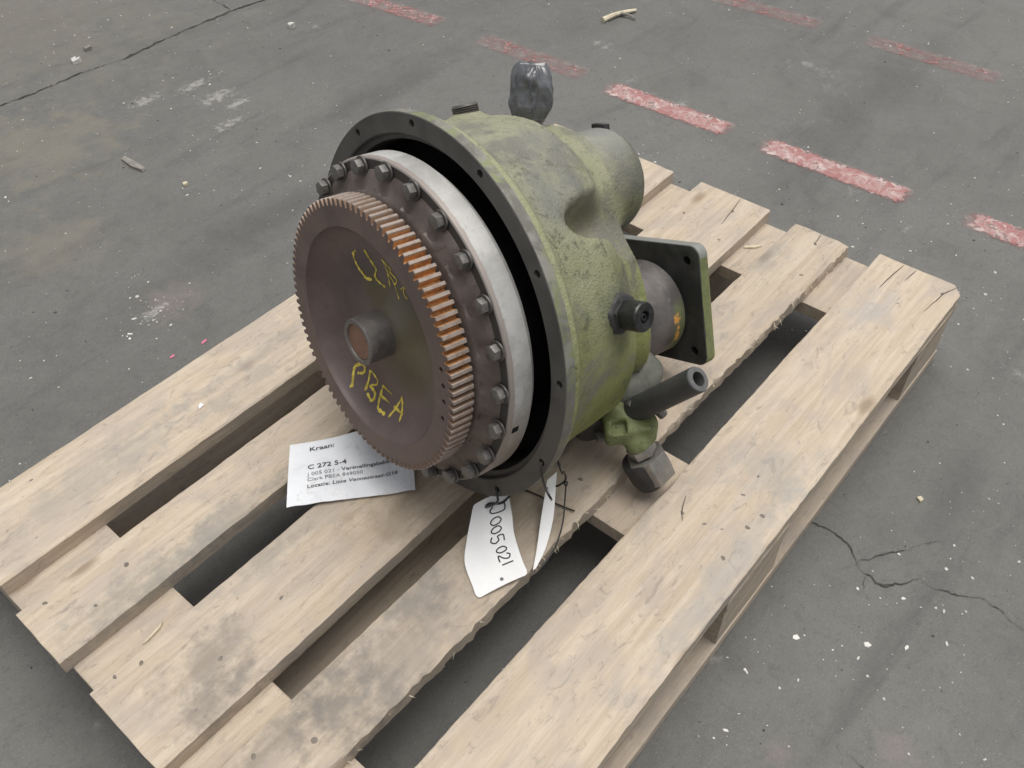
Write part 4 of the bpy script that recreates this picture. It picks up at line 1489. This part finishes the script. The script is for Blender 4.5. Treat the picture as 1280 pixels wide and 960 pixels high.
def crv(P, u):
    """point at arc-length fraction u of a smooth curve through P"""
    key = id(P)
    if key not in CRV:
        pts = []
        for i in range(len(P) - 1):
            p0, p1, p2, p3 = P[max(i - 1, 0)], P[i], P[i + 1], P[min(i + 2, len(P) - 1)]
            for k in range(12):
                t = k / 12
                pts.append(.5 * ((2 * p1) + (p2 - p0) * t + (2 * p0 - 5 * p1 + 4 * p2 - p3) * t * t + (3 * p1 - p0 - 3 * p2 + p3) * t ** 3))
        pts.append(P[-1])
        acc = [0.0]
        for a, b in zip(pts, pts[1:]):
            acc.append(acc[-1] + (b - a).length)
        CRV[key] = (np.array(acc) / acc[-1], np.array(pts))
    a, pts = CRV[key]
    return Vector([float(np.interp(u, a, pts[:, k])) for k in range(3)])


CRV = {}


def tag_pt(u, v, h=0.0):
    # rounded corners: pull the ends of each side in
    k = abs(2 * v - 1)
    cr = .06
    uu = u
    lim = cr * (1 - math.sqrt(max(0, 1 - max(0, (k - .80) / .20) ** 2)))
    uu = lim + u * (1 - 2 * lim)
    a, b_ = crv(TAGL, uu), crv(TAGR, uu)
    p = a.lerp(b_, v)
    p.z += .0025 * math.sin(v * math.pi) + h
    return p


tg = obj('white_tag', sheet('white_tag', lambda u, v: tag_pt(u, v), 40, 41, M['tag']))
tagc = Vector((.40, -.55, .1465))
for v in tg.data.vertices:
    v.co -= tagc
tg.location = tagc
tag(tg, 'white plastic tag with handwritten number, lying face up in front of the bell flange', 'tag')
# handwriting, drawn in (along, across) of the tag; along = reading direction
GL = {'J': [[(.15, 1.0), (.75, .95), (.70, .25), (.40, .0), (.1, .2)]],
      '0': [[(.5, 1.0), (.12, .7), (.15, .2), (.5, .0), (.85, .3), (.8, .8), (.5, 1.0)]],
      '5': [[(.85, 1.0), (.25, .98), (.2, .55), (.6, .6), (.8, .3), (.5, .0), (.1, .1)]],
      '2': [[(.12, .75), (.4, 1.0), (.78, .8), (.6, .4), (.1, .03), (.9, .0)]],
      '1': [[(.5, 1.0), (.5, .0)]]}


def pen(u, v):
    return tag_pt(u, v, .0008) - tagc


for ch, u0, du, v0, dv in (('J', .13, .13, .50, .36), ('0', .265, .10, .52, .24), ('0', .365, .09, .54, .22), ('5', .46, .11, .53, .26),
                           ('0', .60, .075, .60, .20), ('2', .68, .085, .60, .22), ('1', .765, .06, .62, .22)):
    st = [[(u0 + x * du, v0 + y * dv) for x, y in s] for s in GL[ch]]
    # stroke width differs in the two directions of the tag, so draw the pen in metric space
    vs, fs = [], []
    for s in st:
        P = [Vector((a, b_, 0)) for a, b_ in s]
        Q = []
        for i in range(len(P) - 1):
            p0, p1, p2, p3 = P[max(i - 1, 0)], P[i], P[i + 1], P[min(i + 2, len(P) - 1)]
            for q in range(6):
                t = q / 6
                Q.append(.5 * ((2 * p1) + (p2 - p0) * t + (2 * p0 - 5 * p1 + 4 * p2 - p3) * t * t + (3 * p1 - p0 - 3 * p2 + p3) * t ** 3))
        Q.append(P[-1])
        o = len(vs)
        for i in range(len(Q)):
            a3, b3 = pen(Q[max(i - 1, 0)].x, Q[max(i - 1, 0)].y), pen(Q[min(i + 1, len(Q) - 1)].x, Q[min(i + 1, len(Q) - 1)].y)
            d = (b3 - a3).normalized()
            side = d.cross(Vector((-.25, 0, 1))).normalized() * .00078
            c_ = pen(Q[i].x, Q[i].y)
            vs += [c_ + side, c_ - side]
        fs += [(o + 2 * i, o + 2 * i + 1, o + 2 * i + 3, o + 2 * i + 2) for i in range(len(Q) - 1)]
    obj('handwritten_character', mesh_py('handwritten_character', vs, fs, M['ink'], None), tg)
hp = tag_pt(.955, .5, .0010)
eye = obj('eyelet_hole', lathe('eyelet_hole', [(0, 0), (.0022, 0), (.0022, .0003), (0, .0003)], M['inkgrey'], 14, None), tg)
eye.location = tag_pt(.93, .52, .0006) - tagc

# second tag, seen edge-on
T2L = [Vector(p) for p in T2LP]
T2R = [Vector(p) for p in T2RP]
tg2 = obj('white_tag', sheet('white_tag', lambda u, v: crv(T2L, u).lerp(crv(T2R, u), v), 20, 6, M['tag']))
t2c = Vector((.46, -.58, .15))
for v in tg2.data.vertices:
    v.co -= t2c
tg2.location = t2c
tag(tg2, 'narrow white tag seen almost edge-on, hanging from the bell flange by a black tie', 'tag')


def tie(pts, label_, r=.0013, name='cable_tie', head=None, rs=None):
    c = Vector(pts[len(pts) // 2])
    me = tube(name, [Vector(p) - c for p in pts], r, M['tie'], 8, rs)
    o = obj(name, me)
    o.location = c
    tag(o, label_, 'cable tie', 'black cable ties on the labels')
    if head:
        h = obj('tie_head', prism('tie_head', [(-.003, -.0024), (.003, -.0024), (.003, .0024), (-.003, .0024)], -.002, .002, M['tie'], 30, .0006, 1), o)
        h.location = Vector(head) - c
        h.rotation_euler = (.3, .4, .7)
    return o


def fpt(theta, r, a):
    p = Vector((r * math.cos(rad(theta)), r * math.sin(rad(theta)), a))
    return A + MR @ p


h1 = fpt(-47.5, .2155, 0)
h2 = fpt(-17.5, .2155, 0)
tp = tag_pt(.10, .52, 0)
tie([fpt(-47.5, .2155, -.010), h1 + Vector((-.003, -.002, .002)), h1 + Vector((-.008, -.007, -.010)), tp + Vector((-.006, .004, -.004)), tp + Vector((-.002, 0, .003)), tp + Vector((.010, -.010, .001)),
     tp + Vector((.028, -.012, .008)), h1 + Vector((.012, -.014, .002)), fpt(-47.5, .2215, -.016)], 'black cable tie through the flange hole above the handwritten tag', .0015)
q2 = crv(T2L, .12).lerp(crv(T2R, .12), .5)
tie([fpt(-17.5, .2155, -.008), h2 + Vector((-.004, -.002, .001)), h2 + Vector((-.010, -.012, -.018)), h2 + Vector((-.010, -.022, -.036)), q2 + Vector((-.006, .002, .002)), q2 + Vector((.006, -.006, .002)),
     q2 + Vector((.013, -.012, .012)), q2 + Vector((.012, -.010, .026)), h2 + Vector((.010, -.020, -.012)), fpt(-17.5, .222, -.018)], 'black cable tie looped through the flange hole over the edge-on tag', .0013,
    head=q2 + Vector((.0125, -.013, .006)))
tie([q2 + Vector((.0125, -.013, .008)), q2 + Vector((.008, -.016, -.008)), (.474, -.596, .156), (.441, -.6085, .149), (.413, -.611, .1457)], 'long black tie tail hanging down along the edge-on tag', .0010)
tie([(.470, -.500, .1462), (.488, -.522, .1470), (.496, -.563, .1470), (.503, -.592, .1465)], 'straight black tie tail lying on the board beside the edge-on tag', .0010)
pe = LB + paper_pt(.112, .096)
tie([pe + Vector((.004, -.006, .001)), pe + Vector((-.006, .008, .003)), pe + Vector((-.004, .030, .012)), pe + Vector((.010, .040, .030)), pe + Vector((.03, .030, .05)), pe + Vector((.05, .01, .07))],
    'black tie loop at the upper edge of the printed paper label', .0016)

# ================================================================== LITTLE THINGS ON FLOOR AND BOARDS


def sliver(name, pts, h, mat, loc, label_, cat, seed=1, group=None):
    """irregular flat chip: outline extruded to a few millimetres with an uneven top"""
    r = random.Random(seed)
    n = len(pts)
    c = Vector(loc)
    vs = [(x, y, 0) for x, y in pts] + [(x * .9, y * .9, h * (.7 + .5 * r.random())) for x, y in pts]
    fs = [list(range(n))[::-1], [n + i for i in range(n)]] + [(i, (i + 1) % n, n + (i + 1) % n, n + i) for i in range(n)]
    o = obj(name, mesh_py(name, vs, fs, mat, None))
    o.location = c
    return tag(o, label_, cat, group)


sliver('wood_chip', [(-.004, .038), (.006, .041), (.010, .0), (.009, -.036), (-.002, -.039), (-.008, -.005)], .006, M['oldchip'], (.708, .733, .0005), 'grey weathered wood chip lying flat on the floor left of the gearbox', 'wood chip')
sliver('wood_splinter', [(-.012, .010), (-.009, .012), (.010, -.008), (.011, -.011), (-.002, -.004)], .003, M['chip'], (1.125, -.484, .1222), 'pale fresh splinter in the gap behind the square flange', 'splinter')
sliver('wood_splinter', [(-.016, -.003), (.014, .003), (.017, .0035), (.010, -.001), (-.010, -.004)], .0025, M['chip'], (.080, -.318, .1222), 'pale splinter in the gap near the front left pallet corner', 'splinter')
sliver('paper_scrap', [(-.012, -.008), (.004, -.014), (.015, -.002), (.004, .004), (.010, .013), (-.006, .010)], .010, M['fleck'], (.887, 1.247, .0005), 'crumpled whitish scrap beside the long floor crack', 'scrap')
sliver('paper_scrap', [(-.010, -.006), (.006, -.010), (.013, .003), (.0, .010), (-.008, .006)], .008, M['oldchip'], (.944, 1.285, .0005), 'brownish scrap behind the whitish one at the floor crack', 'scrap')
sliver('stone', [(-.010, -.004), (-.003, -.010), (.008, -.006), (.010, .004), (.002, .010), (-.008, .007)], .011, M['fleck'], (1.347, .973, .0005), 'small pale stone on the floor behind the toothed wheel, upper left', 'stone')
sliver('stone', [(-.006, -.003), (-.001, -.006), (.006, -.003), (.005, .005), (-.003, .006)], .005, M['chip'], (.735, .585, .0005), 'small yellowish stone on the floor right of the grey wood chip', 'stone')
sliver('stone', [(-.004, -.003), (.002, -.005), (.005, .001), (.0, .005)], .004, M['chip'], (.915, -.895, .0005), 'tiny yellow stone on the floor beside the long right side of the pallet', 'stone')
sliver('paper_flake', [(-.005, -.003), (.004, -.002), (.003, .005), (-.002, .003)], .001, M['paper'], (.320, -.092, .1448), 'tiny white flake on the leftmost deck board', 'flake')
sliver('pink_fleck', [(-.006, -.003), (.006, -.002), (.008, .004), (-.003, .003)], .001, M['pink'], (.470, .166, .0005), 'pink chalk fleck on the floor close to the left deck board', 'fleck')
sliver('pink_fleck', [(-.005, -.002), (.004, -.003), (.005, .003), (-.004, .002)], .001, M['pink'], (.415, .178, .0005), 'fainter pink fleck left of the brighter one on the floor', 'fleck')

tw = empty('twig', (1.91, .335, 0))
tag(tw, 'dry pale forked twig on the floor beyond the red dashes', 'twig')
obj('stem', tube('stem', [(-.045, .020, .006), (-.005, .012, .008), (.030, .0, .007), (.058, -.012, .005)], .005, M['chip'], 7, [.0075, .006, .005, .004]), tw)
obj('side_shoot', tube('side_shoot', [(.010, .004, .008), (.018, -.015, .008), (.014, -.040, .005)], .003, M['oldchip'], 6, [.004, .003, .002]), tw)
